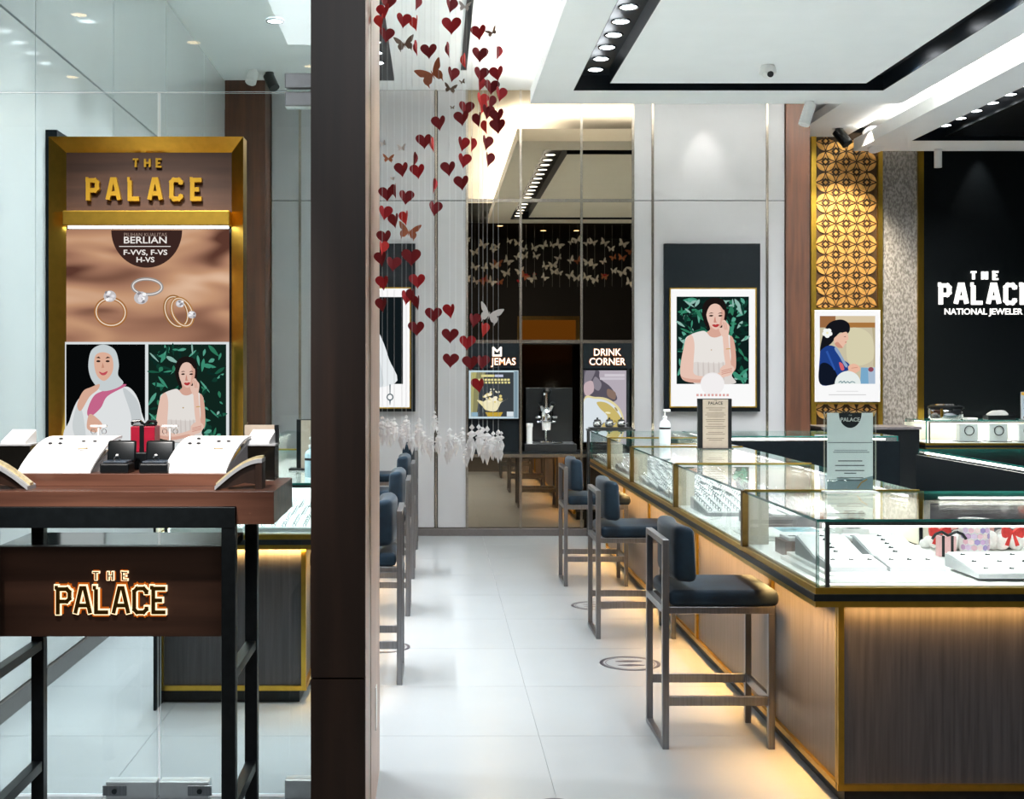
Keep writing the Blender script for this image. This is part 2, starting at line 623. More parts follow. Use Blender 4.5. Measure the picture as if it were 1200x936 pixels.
# ================================================================== the setting
WY = 12.0            # face of the back wall
WY2 = 13.8           # face of the deeper sign wall
XL = -1.98           # face of the side wall
ZP = 3.99            # underside of the dropped ceiling panels
ZC = 4.32            # upper ceiling

# floor: grout bed with big glossy tiles
floor = struct(box('floor', GROUT, None, -2.2, 8.2, 4.4, 14.0, -0.1, -0.004))
tile_src = None
xs = [0.45 + 1.7 * i for i in range(-2, 6)]
ys = [4.57 + 0.85 * i for i in range(-1, 12)]
for i in range(len(xs) - 1):
    for j in range(len(ys) - 1):
        x0, x1, y0, y1 = xs[i], xs[i + 1], max(ys[j], 4.42), min(ys[j + 1], 13.95)
        x0, x1 = max(x0, -2.15), min(x1, 8.1)
        g = 0.0011
        box('tile', TILE, floor, x0 + g, x1 - g, y0 + g, y1 - g, -0.012, 0.0)
mall = struct(box('floor_mall', MALLF, None, -9, 9, -8, 4.398, -0.1, 0.0))
struct(box('wall_mall', MALLW, None, -9, 9, -8.2, -8.0, 0, 5.2))
struct(box('ceiling_mall', MALLW, None, -9, 9, -8, 3.6, 5.0, 5.2))
struct(box('wall_mall_header', BLACKW, None, -9, 9, 3.6, 3.88, 4.0, 5.2))

# back wall: grey panels, mirror panes, metal joint strips
wb = struct(box('wall_back', BLACKW, None, -1.98, 3.6, WY + 0.45, WY + 0.55, 0, ZC))
cols_grey = [(-1.60, -1.32), (-1.32, -0.012), (0.012, 0.30), (1.91, 2.10), (2.10, 3.21), (3.21, 3.386)]
for x0, x1 in cols_grey:
    for z0, z1 in ((0.075, 3.247), (3.247, ZC)):
        box('panel', WALLP, wb, x0 + 0.006, x1 - 0.006, WY, WY + 0.03, z0 + 0.004, z1 - 0.004, 0.002)
mcols = [(0.30, 0.82), (0.82, 1.41), (1.41, 1.91)]
for x0, x1 in mcols:
    for z0, z1 in ((0.075, 0.774), (1.88, 3.247), (3.247, ZC)):
        box('mirror_pane', MIRROR, wb, x0 + 0.008, x1 - 0.008, WY - 0.004, WY + 0.01, z0 + 0.004, z1 - 0.004)
box('panel_backing', BLACKW, wb, -1.6, 0.30, WY + 0.031, WY + 0.05, 0, ZC)
box('panel_backing', BLACKW, wb, 1.91, 3.386, WY + 0.031, WY + 0.05, 0, ZC)
for z0, z1 in ((0, 0.774), (1.88, ZC)):
    box('panel_backing', BLACKW, wb, 0.30, 1.91, WY + 0.031, WY + 0.05, z0, z1)
for x in (-1.32, 0.0, 0.30, 0.82, 1.41, 1.91, 2.10, 3.21):
    box('joint_strip', TRIMM, wb, x - 0.012, x + 0.012, WY - 0.009, WY + 0.03, 0.07, ZC)
for x0, x1, z in ((0.3, 1.91, 3.247), (0.3, 1.91, 1.88), (0.3, 1.91, 0.774)):
    box('joint_strip', TRIMM, wb, x0, x1, WY - 0.008, WY + 0.03, z - 0.016, z + 0.016)
# niche of the drink corner between the two mirror rows
box('niche_back', pmat('dark_bronze_mirror', '#2a211a', 0.06, metal=0.9, var=0.02), wb, 0.30, 1.91, WY + 0.36, WY + 0.40, 0.774, 1.88)
box('niche_shelf', IRON, wb, 0.30, 1.91, WY, WY + 0.36, 0.79, 0.81)
box('niche_top', BLACK, wb, 0.30, 1.91, WY + 0.03, WY + 0.36, 1.86, 1.88)
box('niche_side', BLACK, wb, 0.28, 0.30, WY + 0.05, WY + 0.4, 0.774, 1.88)
box('niche_side', BLACK, wb, 1.91, 1.93, WY + 0.05, WY + 0.4, 0.774, 1.88)
box('niche_drawer', BASEDARK, wb, 0.315, 0.805, WY + 0.01, WY + 0.3, 0.81, 1.12, 0.004)
struct(box('baseboard_back', BASEMET, None, -1.6, 3.386, WY - 0.03, WY + 0.03, 0, 0.07, 0.003))
# walnut end of the back wall
we = struct(box('trim_1', WALNUT, None, 3.386, 3.618, WY - 0.03, 13.79, 0, ZC))
we['label'] = 'tall walnut board closing the grey wall'
# corner walnut column by the side wall
struct(box('trim_2', WALNUT, None, -1.98, -1.602, 11.6, 12.4, 0, ZC))

# side wall beyond the shop window
wl = struct(box('wall_left', GROUT, None, XL - 0.15, XL - 0.03, 4.66, 11.6, 0, ZC))
yj = [4.66, 6.12, 7.60, 9.08, 10.56, 11.6]
for y0, y1 in zip(yj, yj[1:]):
    for z0, z1 in ((0.09, 3.26), (3.26, ZC)):
        box('panel', WALLW, wl, XL - 0.03, XL, y0 + 0.006, y1 - 0.006, z0 + 0.006, z1 - 0.006, 0.002)
struct(box('baseboard_left', BASEMET, None, XL - 0.02, XL + 0.015, 4.66, 11.6, 0, 0.09, 0.003))

# deeper wall with the lit sign
wr = struct(box('wall_right', BLACKW, None, 5.43, 8.1, WY2, WY2 + 0.1, 0, ZC))
struct(box('wall_right_backing', BLACKW, None, 3.6, 5.43, WY2 + 0.06, WY2 + 0.12, 0, ZC))
struct(box('wall_side_far', BLACKW, None, 8.0, 8.1, 4.4, WY2, 0, ZC))
st = struct(box('trim_3', STONE, None, 4.965, 5.365, WY2, WY2 + 0.06, 0.0, ZC))
struct(box('trim_4', GOLD, None, 5.366, 5.43, WY2 - 0.03, WY2 + 0.06, 0, ZC))

# ceiling: upper slab, two dropped panels with black light channels
ce = struct(box('ceiling', CEIL, None, -2.2, 8.2, 3.88, 14.0, ZC, ZC + 0.12))
box('slot', CHAN, ce, 0.224, 0.276, 4.5, 11.2, ZC - 0.004, ZC + 0.03)
box('light_channel', CHAN, ce, -0.66, -0.39, 4.5, 11.6, ZC - 0.004, ZC + 0.03)
T = ZP + 0.13


def dropped(name, x0, x1, y0, y1, cx0, cx1, cx2, cx3, cy0, cy1, cy2, cy3, inner, cap=CHAN):
    """panel with a ring-shaped black channel: outer ring cx0..cx3, inner rectangle cx1..cx2"""
    p = struct(box(name, CEIL, None, x0, cx0, y0, y1, ZP, T))
    box('border', CEIL, p, cx3, x1, y0, y1, ZP, T)
    box('border', CEIL, p, cx0, cx3, y0, cy0, ZP, T)
    box('border', CEIL, p, cx0, cx3, cy3, y1, ZP, T)
    box('inner_panel', inner, p, cx1, cx2, cy1, cy2, ZP, T)
    box('channel_top', cap, p, cx0 - 0.01, cx3 + 0.01, cy0 - 0.01, cy3 + 0.01, T, T + 0.012)
    e = 0.004
    for a in ((cx0, cx0 + e, cy0, cy3), (cx3 - e, cx3, cy0, cy3), (cx0, cx3, cy0, cy0 + e), (cx0, cx3, cy3 - e, cy3),
              (cx1 - e, cx1, cy1, cy2), (cx2, cx2 + e, cy1, cy2), (cx1 - e, cx2 + e, cy1 - e, cy1), (cx1 - e, cx2 + e, cy2, cy2 + e)):
        box('channel_side', CHAN, p, *a, ZP + 0.0005, T)
    return p


pa = dropped('ceiling_panel', 0.845, 4.175, 3.9, 11.09, 1.173, 1.45, 3.58, 3.82, 4.4, 4.67, 10.3, 10.57, CEIL)
pb = dropped('ceiling_panel_side', 4.55, 8.0, 3.9, 13.48, 4.95, 5.2, 7.4, 7.65, 4.4, 4.65, 12.62, 12.88, CEILB)
struct(box('ceiling_panel_far', CEIL, None, 3.95, 4.55, 11.2, 13.78, 4.2, 4.29))
# downlight discs
disc = None


def disc_at(parent, x, y, z):
    global disc
    if disc is None:
        m = MB()
        m.lathe([(0.058, 0), (0.058, 0.004)], n=24, mi=0)
        m.torus((0, 0, 0.002), 0.064, 0.008, 'z', 24, 6, 1)
        disc = m.build('downlight', [LEDW, CHROME], None)
        disc.parent = parent
        disc.location = Vector((x, y, z)) - wloc(parent)
        return
    instance(disc, parent, (x, y, z))


for x, y in SPOT_ROW_A:
    disc_at(pa, x, y, 4.035)
for x, y in FILL_ROW_E:  # discs of the added fill row
    disc_at(pa, x, y, 4.10)
for x, y in SPOT_ROW_B:
    disc_at(ce, x, y, ZC - 0.012)
for x, y in SPOT_ROW_C:
    disc_at(pb, x, y, 4.035)
for x, y in SPOT_ROW_D:
    disc_at(ce, x, y, ZC - 0.012)

# pillar of the shop front
pl = struct(box('pillar', BLACK, None, -0.395, -0.236, 3.97, 4.94, 0, 4.3))
for z0, z1 in ((0.0, 0.614), (0.620, 4.3)):
    box('front_board', DARKWOOD, pl, -0.4, -0.226, 3.95, 3.97, z0, z1)
    box('side_board', DARKWOOD, pl, -0.4, -0.395, 3.97, 4.95, z0, z1)
box('edge_strip', SIDEWOOD, pl, -0.236, -0.226, 3.972, 4.16, 0, 4.3)
box('bronze_strip', BRONZE, pl, -0.238, -0.2275, 4.16, 4.30, 0, 4.3)
box('side_board', SIDEWOOD, pl, -0.236, -0.226, 4.30, 4.95, 0.0, 4.3)
box('back_board', SIDEWOOD, pl, -0.4, -0.226, 4.94, 4.95, 0, 4.3)
sk = box('socket_plate', WHITEP, pl, -0.226, -0.222, 4.60, 4.66, 0.26, 0.42, 0.002)

# glass shop front: two door leaves, transom, patch fittings
PALEEDGE = pmat('pale_glass_edge', '#dbe9ee', 0.2, var=0.02)
win = struct(MB().pane(-1.034, -0.415, 4.64, 4.65, 0.012, 2.64).build('window_1', [SHOPGLASS, PALEEDGE]))
MB().pane(-2.6, -1.044, 4.64, 4.65, 0.012, 2.64).build('pane', [SHOPGLASS, PALEEDGE], win)
MB().pane(-2.6, -0.402, 4.64, 4.65, 2.646, 4.3).build('pane', [SHOPGLASS, PALEEDGE], win)


def fitting(x0, x1, z0, z1, lock=False):
    f = box('patch_fitting', pmat('satin_nickel', '#c9cdcf', 0.45, metal=0.6, var=0.03), win, x0, x1, 4.615, 4.675, z0, z1, 0.004)
    if lock:
        s = 0.06 if lock > 0 else -0.06
        cx = (x0 + x1) / 2 + s
        box('lock_plate', STEEL, f, cx - 0.045, cx + 0.045, 4.609, 4.616, z0 + 0.015, z1 - 0.012, 0.003)
        MB().cyl((cx, 4.604, (z0 + z1) / 2), (cx, 4.61, (z0 + z1) / 2), 0.01).build('keyhole', IRON, f)
    return f


fitting(-1.232, -1.044, 0.0, 0.066, -1)
fitting(-1.034, -0.848, 0.0, 0.066, 1)
fitting(-0.565, -0.402, 0.0, 0.072)
fitting(-0.565, -0.402, 2.585, 2.64)
fitting(-0.565, -0.402, 2.652, 2.71)

# ================================================================== gold lattice bay
lat = thing('lattice_panel', 'tall gold panel of cut-out petal flowers beside the stone strip', 'wall panel', (4.567, WY2, 0))
lx0, lx1 = 4.225, 4.915
box('backing', LATBACK, lat, lx0, lx1, WY2 - 0.005, WY2 + 0.05, 0.9, 4.25)
for x0, x1 in ((4.17, 4.225), (4.915, 4.965)):
    box('gold_edge', GOLDP, lat, x0, x1, WY2 - 0.05, WY2 + 0.05, 0.9, ZC)
box('gold_edge', GOLDP, lat, lx0, lx1, WY2 - 0.05, WY2, 2.275, 2.295)
box('gold_edge', GOLDP, lat, lx0, lx1, WY2 - 0.05, WY2, 1.225, 1.245)
a = 0.23
pet_poly = [(0.014, 0), (0.04, 0.016), (0.065, 0.024), (0.085, 0.025), (0.108, 0.020), (0.13, 0.010), (0.150, 0), (0.13, -0.010), (0.108, -0.020), (0.085, -0.025), (0.065, -0.024), (0.04, -0.016)]
petal = dia = chev = None
lc = (lx0 + lx1) / 2
for r in range(-1, 14):
    for c in range(-1, 2):
        cx, cz = lc + c * a, 1.05 + r * a
        def okz(z):
            return (2.31 < z < 4.22) or (0.98 < z < 1.22)
        for q in range(4):
            an = R(45 + 90 * q)
            if not okz(cz + math.sin(an) * 0.085) or not okz(cz + math.sin(an) * 0.11):
                continue
            if petal is None:
                petal = MB().prism([(u, v) for u, v in pet_poly], lambda u, v, d: (u, -d, v), 0.0, 0.014).build('petal', GOLDL, lat, world=False)
                petal.location = Vector((cx, WY2 - 0.006, cz)) - wloc(lat)
                petal.rotation_euler = (0, -an, 0)
            else:
                instance(petal, lat, (cx, WY2 - 0.006, cz), (0, -an, 0))
        for dx, dz in ((a / 2, 0), (0, a / 2)):
            X, Z = cx + dx, cz + dz
            if not okz(Z) or X > lx1 + 0.01:
                continue
            if X > lx1 - 0.03:
                continue
            if dia is None:
                dia = MB().prism([(0.022, 0), (0, 0.022), (-0.022, 0), (0, -0.022)], lambda u, v, d: (u, -d, v), 0, 0.014).build('diamond', GOLDL, lat, world=False)
                dia.location = Vector((X, WY2 - 0.006, Z)) - wloc(lat)
            else:
                instance(dia, lat, (X, WY2 - 0.006, Z))
            for q in range(4):
                an = R(90 * q + (0 if dx else 0))
                px_, pz_ = X + math.cos(an) * 0.033, Z + math.sin(an) * 0.033
                if not okz(pz_ + math.sin(an) * 0.03) or px_ + math.cos(an) * 0.05 > lx1:
                    continue
                if chev is None:
                    chev = MB().prism([(0.002, 0.02), (0.058, 0.0), (0.002, -0.02), (0.02, 0.0)], lambda u, v, d: (u, -d, v), 0, 0.014).build('chevron', GOLDL, lat, world=False)
                    chev.location = Vector((px_, WY2 - 0.006, pz_)) - wloc(lat)
                    chev.rotation_euler = (0, -an, 0)
                else:
                    instance(chev, lat, (px_, WY2 - 0.006, pz_), (0, -an, 0))

# lit name on the black wall
sg = thing('wall_sign', 'white lit letters of the jeweler name on the black wall', 'sign', (6.2, WY2, 2.2))
SIGNW = emat('sign_white', '#fffdf6', 1.0)
letters('PALACE', sg, 5.60, WY2 - 0.002, 2.335, 0.235, 0.181, SIGNW, 0.03, 0.185, stretch=0.95)
letters('THE', sg, 5.955, WY2 - 0.002, 2.61, 0.095, 0.124, SIGNW, 0.03, 0.22, stretch=1.1)
text('small_lettering', 'NATIONAL JEWELER', SIGNW, sg, 6.10, WY2 - 0.006, 2.225, 0.095, 0.004, bold=0.0012, width=0.87)

# ================================================================== posters
def leaves(p, n, x0, y0, x1, y1, seed, cols=('#1d5a45', '#2f7a5c', '#123b2f', '#3d8f74', '#57a38c', '#0d2a24', '#8fb9ae')):
    rnd = random.Random(seed)
    for i in range(n):
        cx, cy = rnd.uniform(x0, x1), rnd.uniform(y0, y1)
        L, W = rnd.uniform(10, 40) * (x1 - x0) / 345, rnd.uniform(4, 12) * (x1 - x0) / 345
        an = rnd.uniform(0, math.pi)
        pts = [(-L, 0), (-L * 0.3, W), (L * 0.4, W * 0.7), (L, 0), (L * 0.4, -W * 0.7), (-L * 0.3, -W)]
        p.poly([(cx + a_ * math.cos(an) - b_ * math.sin(an), cy + a_ * math.sin(an) + b_ * math.cos(an)) for a_, b_ in pts],
               rnd.choice(cols), True, 2)


def lady_in_white(p, T_):
    """half figure in a sleeveless white dress, one hand at the cheek; T_ maps the drawing to the picture"""
    q = lambda pts: [T_(*a_) for a_ in pts]
    sk, sk2, sk3 = '#e8c4b4', '#d8a896', '#c98f7e'
    dr, dr2 = '#e9e4df', '#cfc7c2'
    p.poly(q([(328, 400), (332, 355), (352, 328), (390, 318), (428, 328), (444, 360), (446, 405), (440, 440), (420, 470), (360, 470), (340, 440)]), '#1c1514')
    p.poly(q([(362, 435), (366, 468), (345, 488), (372, 512), (412, 508), (432, 488), (414, 468), (414, 440)]), sk2)
    p.poly(q([(246, 520), (275, 492), (325, 476), (346, 480), (366, 501), (390, 507), (416, 499), (432, 485), (462, 498), (482, 530), (478, 640), (470, 690), (480, 726), (290, 726), (283, 640), (262, 600)]), dr)
    p.poly(q([(283, 632), (330, 626), (400, 630), (440, 628), (470, 690), (478, 726), (292, 726)]), '#ddd6d1')
    for x in (305, 330, 355, 380, 405, 425):
        p.poly(q([(x, 632), (x + 6, 632), (x + 9, 705), (x + 2, 720)]), dr2)
    p.poly(q([(250, 516), (276, 494), (291, 540), (286, 640), (292, 682), (350, 690), (420, 670), (438, 660), (446, 688), (400, 706), (320, 722), (252, 716), (226, 692), (224, 640), (236, 570)]), sk)
    p.poly(q([(226, 690), (250, 700), (320, 706), (400, 694), (400, 706), (320, 722), (252, 716)]), sk2)
    p.poly(q([(462, 500), (478, 515), (488, 570), (490, 645), (478, 668), (462, 660), (466, 600), (462, 550)]), sk2)
    p.poly(q([(428, 500), (450, 490), (456, 540), (462, 600), (466, 655), (446, 660), (434, 600), (430, 550)]), sk)
    p.poly(q([(348, 398), (351, 370), (367, 350), (393, 344), (419, 352), (434, 378), (434, 412), (425, 442), (408, 463), (391, 469), (372, 456), (356, 432)]), sk)
    p.poly(q([(412, 356), (434, 380), (434, 412), (424, 442), (408, 462), (416, 420), (418, 385)]), sk2)
    p.poly(q([(346, 402), (348, 360), (366, 338), (394, 334), (422, 342), (438, 372), (430, 376), (412, 354), (390, 346), (368, 354), (354, 376)]), '#1c1514')
    for sx in (-1, 1):
        cx = 393 + sx * 22
        p.poly(q([(cx - 12, 394), (cx, 388), (cx + 12, 392), (cx, 392)]), '#3a241d', True, 2)
        p.poly(q([(cx - 11, 404), (cx, 399), (cx + 11, 403), (cx, 408)]), '#2a1a17', True, 2)
    p.poly(q([(390, 405), (394, 430), (401, 434), (388, 436), (383, 432)]), sk3, True, 2)
    p.poly(q([(375, 448), (385, 444), (392, 446), (400, 443), (410, 446), (400, 457), (386, 457)]), '#b5363a', True, 3)
    p.poly(q([(422, 430), (436, 424), (446, 436), (458, 452), (456, 480), (448, 506), (426, 504), (414, 484), (408, 462), (424, 458)]), sk)
    for k in range(3):
        p.poly(q([(424 + k * 8, 430 + k * 4), (428 + k * 8, 430 + k * 4), (438 + k * 6, 470), (434 + k * 6, 470)]), sk2, False)
    p.poly(q([(412, 660), (438, 636), (470, 640), (482, 660), (462, 686), (426, 692)]), sk)
    for k in range(3):
        p.poly(q([(420, 664 + k * 8), (470, 652 + k * 8), (471, 655 + k * 8), (421, 667 + k * 8)]), sk3, False)
    p.poly(q([(441, 560), (462, 558), (463, 562), (442, 564)]), '#c9a25a', False)
    p.ell(*T_(372, 566), 3, 3, '#b99a6a', 8)


def lightbox(name, label, x0, x1, z0, z1, y, px0, px1, pz0, pz1, paint, rect, strength=0.53):
    """dark wall board carrying a gold-edged lit poster"""
    t = thing(name, label, 'poster', ((x0 + x1) / 2, y, z0))
    box('board', BASEDARK, t, x0, x1, y - 0.06, y - 0.011, z0, z1, 0.003)
    f = 0.012
    yy = y - 0.06
    m = MB()
    m.box(px0 - f, px0, yy - 0.02, yy, pz0 - f, pz1 + f)
    m.box(px1, px1 + f, yy - 0.02, yy, pz0 - f, pz1 + f)
    m.box(px0, px1, yy - 0.02, yy, pz0 - f, pz0)
    m.box(px0, px1, yy - 0.02, yy, pz1, pz1 + f)
    m.build('gold_frame', GOLDP, t)
    p = Print(rect, front(px0, yy - 0.004, pz0), px1 - px0, pz1 - pz0, strength)
    paint(p)
    p.build('print', t)
    return t


def paint_green(p):
    p.rect(178, 276, 584, 834, '#fbfbfb')
    p.rect(207, 312, 554, 728, '#0e1f1d')
    leaves(p, 230, 222, 326, 540, 714, 3)
    lady_in_white(p, lambda x, y: (x, y))
    p.ell(377, 728, 58, 55, '#eeeaea')
    p.poly(ellipse(377, 732, 30, 28, 24), '#d9cfcf', False)
    p.poly(ellipse(377, 732, 26, 24, 24), '#eeeaea', False)
    p.rect(195, 729, 566, 834, '#fbfbfb')
    p.poly(ellipse(377, 730, 56, 52, 20), '#f3f0f0', False)
    for i in range(9):
        p.rect(300 + i * 18, 775, 311 + i * 18, 786, '#dba6a0')


S = 120.8
lightbox('wall_poster', 'lit poster of a woman in a white dress against green leaves on a black board', 2.203, 3.13, 1.203, 2.825, WY, 2.262, 3.078, 1.255, 2.385,
         paint_green, (178, 276, 584, 834))


def paint_white_dress(p):
    p.rect(0, 0, 400, 560, '#fbfbfb')
    p.rect(30, 40, 368, 450, '#10181b')
    p.poly([(30, 150), (90, 130), (150, 165), (240, 200), (268, 240), (300, 330), (326, 450), (30, 450)], '#e9eef0')
    p.poly([(200, 200), (230, 240), (255, 330), (275, 450), (240, 450), (220, 330)], '#d3dadd')
    p.poly(ellipse(306, 512, 17, 17, 16), '#5b6a70', False)
    p.poly(ellipse(306, 512, 11, 11, 16), '#fbfbfb', False)
    p.poly([(303, 452), (309, 452), (308, 496), (304, 496)], '#5b6a70', False)
    p.poly([(302, 527), (310, 527), (307, 550), (305, 550)], '#5b6a70', False)


lightbox('wall_poster', 'lit poster of a white gown on black, half hidden behind the shop pillar', -1.13, -0.20, 1.203, 2.825, WY, -1.06, -0.255, 1.245, 2.39,
         paint_white_dress, (0, 0, 400, 560))

# poster on the side wall, edge on
t = thing('wall_poster', 'black poster board on the white side wall, seen edge on behind the gold sign', 'poster', (XL, 6.7, 1.2))
box('board', BASEDARK, t, XL, XL + 0.06, 6.27, 7.2, 1.2, 2.82, 0.003)
box('print', emat('print_fbfbfb_53', '#fbfbfb', 0.53), t, XL + 0.06, XL + 0.064, 6.33, 7.14, 1.25, 2.38)

# portrait under the lattice
t = thing('wall_poster', 'lit portrait of a woman in blue with a white flower in her hair', 'poster', (4.57, WY2, 1.25))
box('frame', WHITEP, t, 4.205, 4.935, WY2 - 0.055, WY2 - 0.006, 1.25, 2.272, 0.003)
p = Print((97, 105, 425, 560), front(4.212, WY2 - 0.056, 1.257), 0.716, 1.008, 0.53)
p.rect(97, 105, 425, 560, '#fafafa')
p.rect(120, 132, 402, 472, '#c9c0a4')
p.rect(120, 132, 402, 165, '#d8c6a6')
p.rect(260, 165, 402, 190, '#a9753f')
p.rect(120, 132, 200, 190, '#9a6a44')
p.poly([(268, 200), (330, 195), (380, 230), (395, 290), (390, 350), (330, 380), (270, 370), (255, 300)], '#d6cfae')
p.poly([(385, 190), (402, 190), (402, 400), (392, 380), (398, 290)], '#b8ad8c', False)
p.rect(330, 390, 402, 472, '#a9bcd0')
p.poly([(330, 390), (365, 392), (368, 472), (325, 472)], '#79a9c9', False)
p.ell(380, 400, 14, 12, '#8d4a5a')
p.poly([(121, 310), (130, 250), (150, 190), (180, 160), (230, 150), (266, 168), (273, 203), (256, 222), (225, 215), (203, 235), (185, 262), (168, 278), (142, 300)], '#15161c')
p.poly([(193, 244), (222, 222), (252, 212), (262, 222), (266, 248), (256, 256), (256, 268), (246, 276), (236, 292), (212, 290), (196, 272)], '#e9bda6')
p.poly([(196, 272), (212, 290), (236, 292), (226, 276), (210, 262)], '#cf9680')
p.poly([(240, 236), (252, 233), (252, 237)], '#3a2822', False)
p.poly([(249, 262), (259, 261), (250, 267)], '#a84a46', False)
p.poly([(120, 330), (130, 300), (165, 280), (200, 288), (225, 318), (240, 350), (268, 372), (270, 400), (230, 420), (210, 450), (200, 471), (121, 471)], '#1f3f86')
p.poly([(120, 380), (160, 370), (205, 420), (200, 471), (121, 471)], '#101726')
p.poly([(200, 288), (214, 300), (246, 356), (262, 380), (250, 388), (222, 340), (196, 300)], '#8fa5c4')
p.poly([(218, 365), (236, 372), (244, 400), (228, 402)], '#d5636b')
p.poly([(150, 310), (160, 306), (200, 400), (192, 404)], '#2f57a8', False)
p.poly([(264, 386), (290, 371), (318, 382), (324, 402), (296, 420), (272, 412)], '#eab89f')
p.poly([(280, 392), (312, 388), (313, 391), (281, 395)], '#c78f78', False)
for k in range(5):
    an = R(90 + 72 * k)
    p.ell(158 + 14 * math.cos(an), 217 + 14 * math.sin(an), 13, 11, '#f4f6f4', 12)
p.ell(158, 217, 6, 6, '#f1e9b8', 10)
p.poly(ellipse(262, 472, 66, 64, 26, math.pi, 2 * math.pi), '#e6edea', False)
p.line([(215, 466), (228, 458), (232, 468), (244, 458), (250, 468), (262, 460), (270, 468), (284, 460), (300, 467)], 4, '#5a8088')
p.rect(205, 508, 315, 511, '#d9d9d9')
p.rect(165, 525, 355, 529, '#cfcfcf')
p.build('print', t)

# ================================================================== drink corner
LETW = emat('letter_warm_white', '#fff1dc', 1.2)
LETG = emat('letter_orange_glow', '#f08a3a', 0.7)
t = thing('header_sign', 'black header with a crown mark and JEMAS in glowing letters', 'sign', (0.56, WY, 1.6))
box('board', BASEDARK, t, 0.315, 0.805, WY - 0.03, WY + 0.02, 1.615, 1.862, 0.002)
fn = lambda u, v, d: (0.545 + u, WY - 0.031 - d, 1.745 + v)
cr = MB()
cr.stroke([(0.008, 0.0), (0.008, 0.075), (0.045, 0.04), (0.082, 0.075), (0.082, 0.0), (0.008, 0.0)], 0.017, fn, 0, 0.008)
cr.build('crown_mark', LETW, t)
text('letters_glow', 'JEMAS', LETG, t, 0.655, WY - 0.0315, 1.655, 0.098, 0.0005, bold=0.003, width=0.245)
text('lettering', 'JEMAS', LETW, t, 0.655, WY - 0.036, 1.655, 0.094, 0.003, bold=0.0, width=0.235)
t = thing('header_sign', 'black header reading DRINK CORNER in glowing letters', 'sign', (1.66, WY, 1.6))
box('board', BASEDARK, t, 1.425, 1.895, WY - 0.03, WY + 0.02, 1.615, 1.862, 0.002)
for s_, z, wd in (('DRINK', 1.745, 0.26), ('CORNER', 1.655, 0.345)):
    text('letters_glow', s_, LETG, t, 1.655, WY - 0.0315, z - 0.002, 0.098, 0.0005, bold=0.003, width=wd + 0.01)
    text('lettering', s_, LETW, t, 1.655, WY - 0.036, z, 0.094, 0.003, bold=0.0, width=wd)

t = thing('advert_poster', 'small lit poster of splashing gold coins under the crown header', 'poster', (0.56, WY, 1.12))
box('case', IRON, t, 0.315, 0.80, WY - 0.03, WY + 0.02, 1.13, 1.605, 0.002)
p = Print((80, 210, 400, 535), front(0.318, WY - 0.031, 1.135), 0.478, 0.465, 0.5)
p.rect(80, 210, 400, 535, '#c8dde6')
p.rect(372, 215, 396, 530, '#7f97a3')
p.rect(92, 222, 370, 522, '#3c4246')
p.poly([(92, 222), (190, 222), (150, 330), (130, 522), (92, 522)], '#8d8a62', False)
p.poly([(92, 222), (130, 222), (110, 350), (105, 522), (92, 522)], '#b5b072', False)
p.rect(160, 238, 245, 254, '#e7df9a')
p.rect(248, 238, 302, 254, '#c9cfe6')
for i in range(11):
    p.rect(118 + i * 21, 266, 134 + i * 21, 280, '#f0e6a0')
    p.rect(122 + i * 21, 286, 136 + i * 21, 298, '#efe39a')
p.poly([(132, 410), (180, 425), (215, 470), (190, 478), (165, 450)], '#f1e6b0')
p.poly([(336, 398), (290, 425), (270, 465), (250, 485), (200, 480), (180, 450), (175, 420), (220, 400), (260, 410), (290, 420)], '#f5ecc4')
rn = random.Random(5)
for i in range(16):
    p.ell(rn.uniform(180, 290), rn.uniform(360, 425), rn.uniform(6, 16), rn.uniform(5, 13), rn.choice(('#fff6d8', '#e6d38a', '#fffbe8')), 9)
for i in range(7):
    p.ell(rn.uniform(215, 290), rn.uniform(325, 360), 5, 6, '#e9e4c8', 7)
p.poly([(185, 492), (300, 492), (285, 520), (200, 520)], '#c7a63c', False)
p.rect(325, 488, 368, 520, '#dfe9ee')
p.rect(94, 492, 138, 520, '#8fb2c6')
p.build('print', t)

t = thing('advert_poster', 'tall poster with a huge gold coin under the DRINK CORNER header', 'poster', (1.62, WY, 1.0))
box('case', IRON, t, 1.425, 1.87, WY - 0.03, WY + 0.02, 0.90, 1.605, 0.002)
p = Print((785, 215, 1060, 620), front(1.428, WY - 0.031, 0.91), 0.412, 0.69, 0.5)
p.rect(785, 215, 1060, 620, '#b9b0ba')
p.poly([(785, 215), (880, 215), (890, 260), (960, 310), (1000, 380), (900, 400), (785, 380)], '#5a5560')
p.poly([(800, 215), (860, 215), (820, 290), (790, 300)], '#88828c')
p.poly([(860, 250), (900, 290), (880, 330), (840, 300)], '#8d8791')
p.poly([(790, 290), (840, 275), (850, 330), (810, 360), (788, 340)], '#c9b3b8')
p.poly([(940, 320), (990, 340), (985, 380), (940, 360)], '#8c7468')
p.rect(920, 235, 1050, 250, '#d6d0d8')
p.rect(890, 255, 1050, 268, '#cfc9d2')
p.poly([(785, 380), (860, 365), (940, 375), (1010, 420), (1045, 490), (1052, 580), (1050, 620), (785, 620)], '#e6d9a4')
p.poly([(785, 392), (860, 376), (935, 388), (1000, 430), (1034, 495), (1040, 620), (785, 620)], '#dfe8ee')
p.poly([(870, 395), (930, 398), (990, 440), (1030, 500), (1036, 600), (960, 590), (900, 540), (940, 480), (890, 430)], '#cfbb70')
for i in range(7):
    p.ell(rn.uniform(900, 1020), rn.uniform(420, 560), rn.uniform(10, 24), rn.uniform(5, 10), rn.choice(('#eadf9c', '#a9974e', '#f4efc8')), 8, rn.uniform(0, 3))
p.build('print', t)

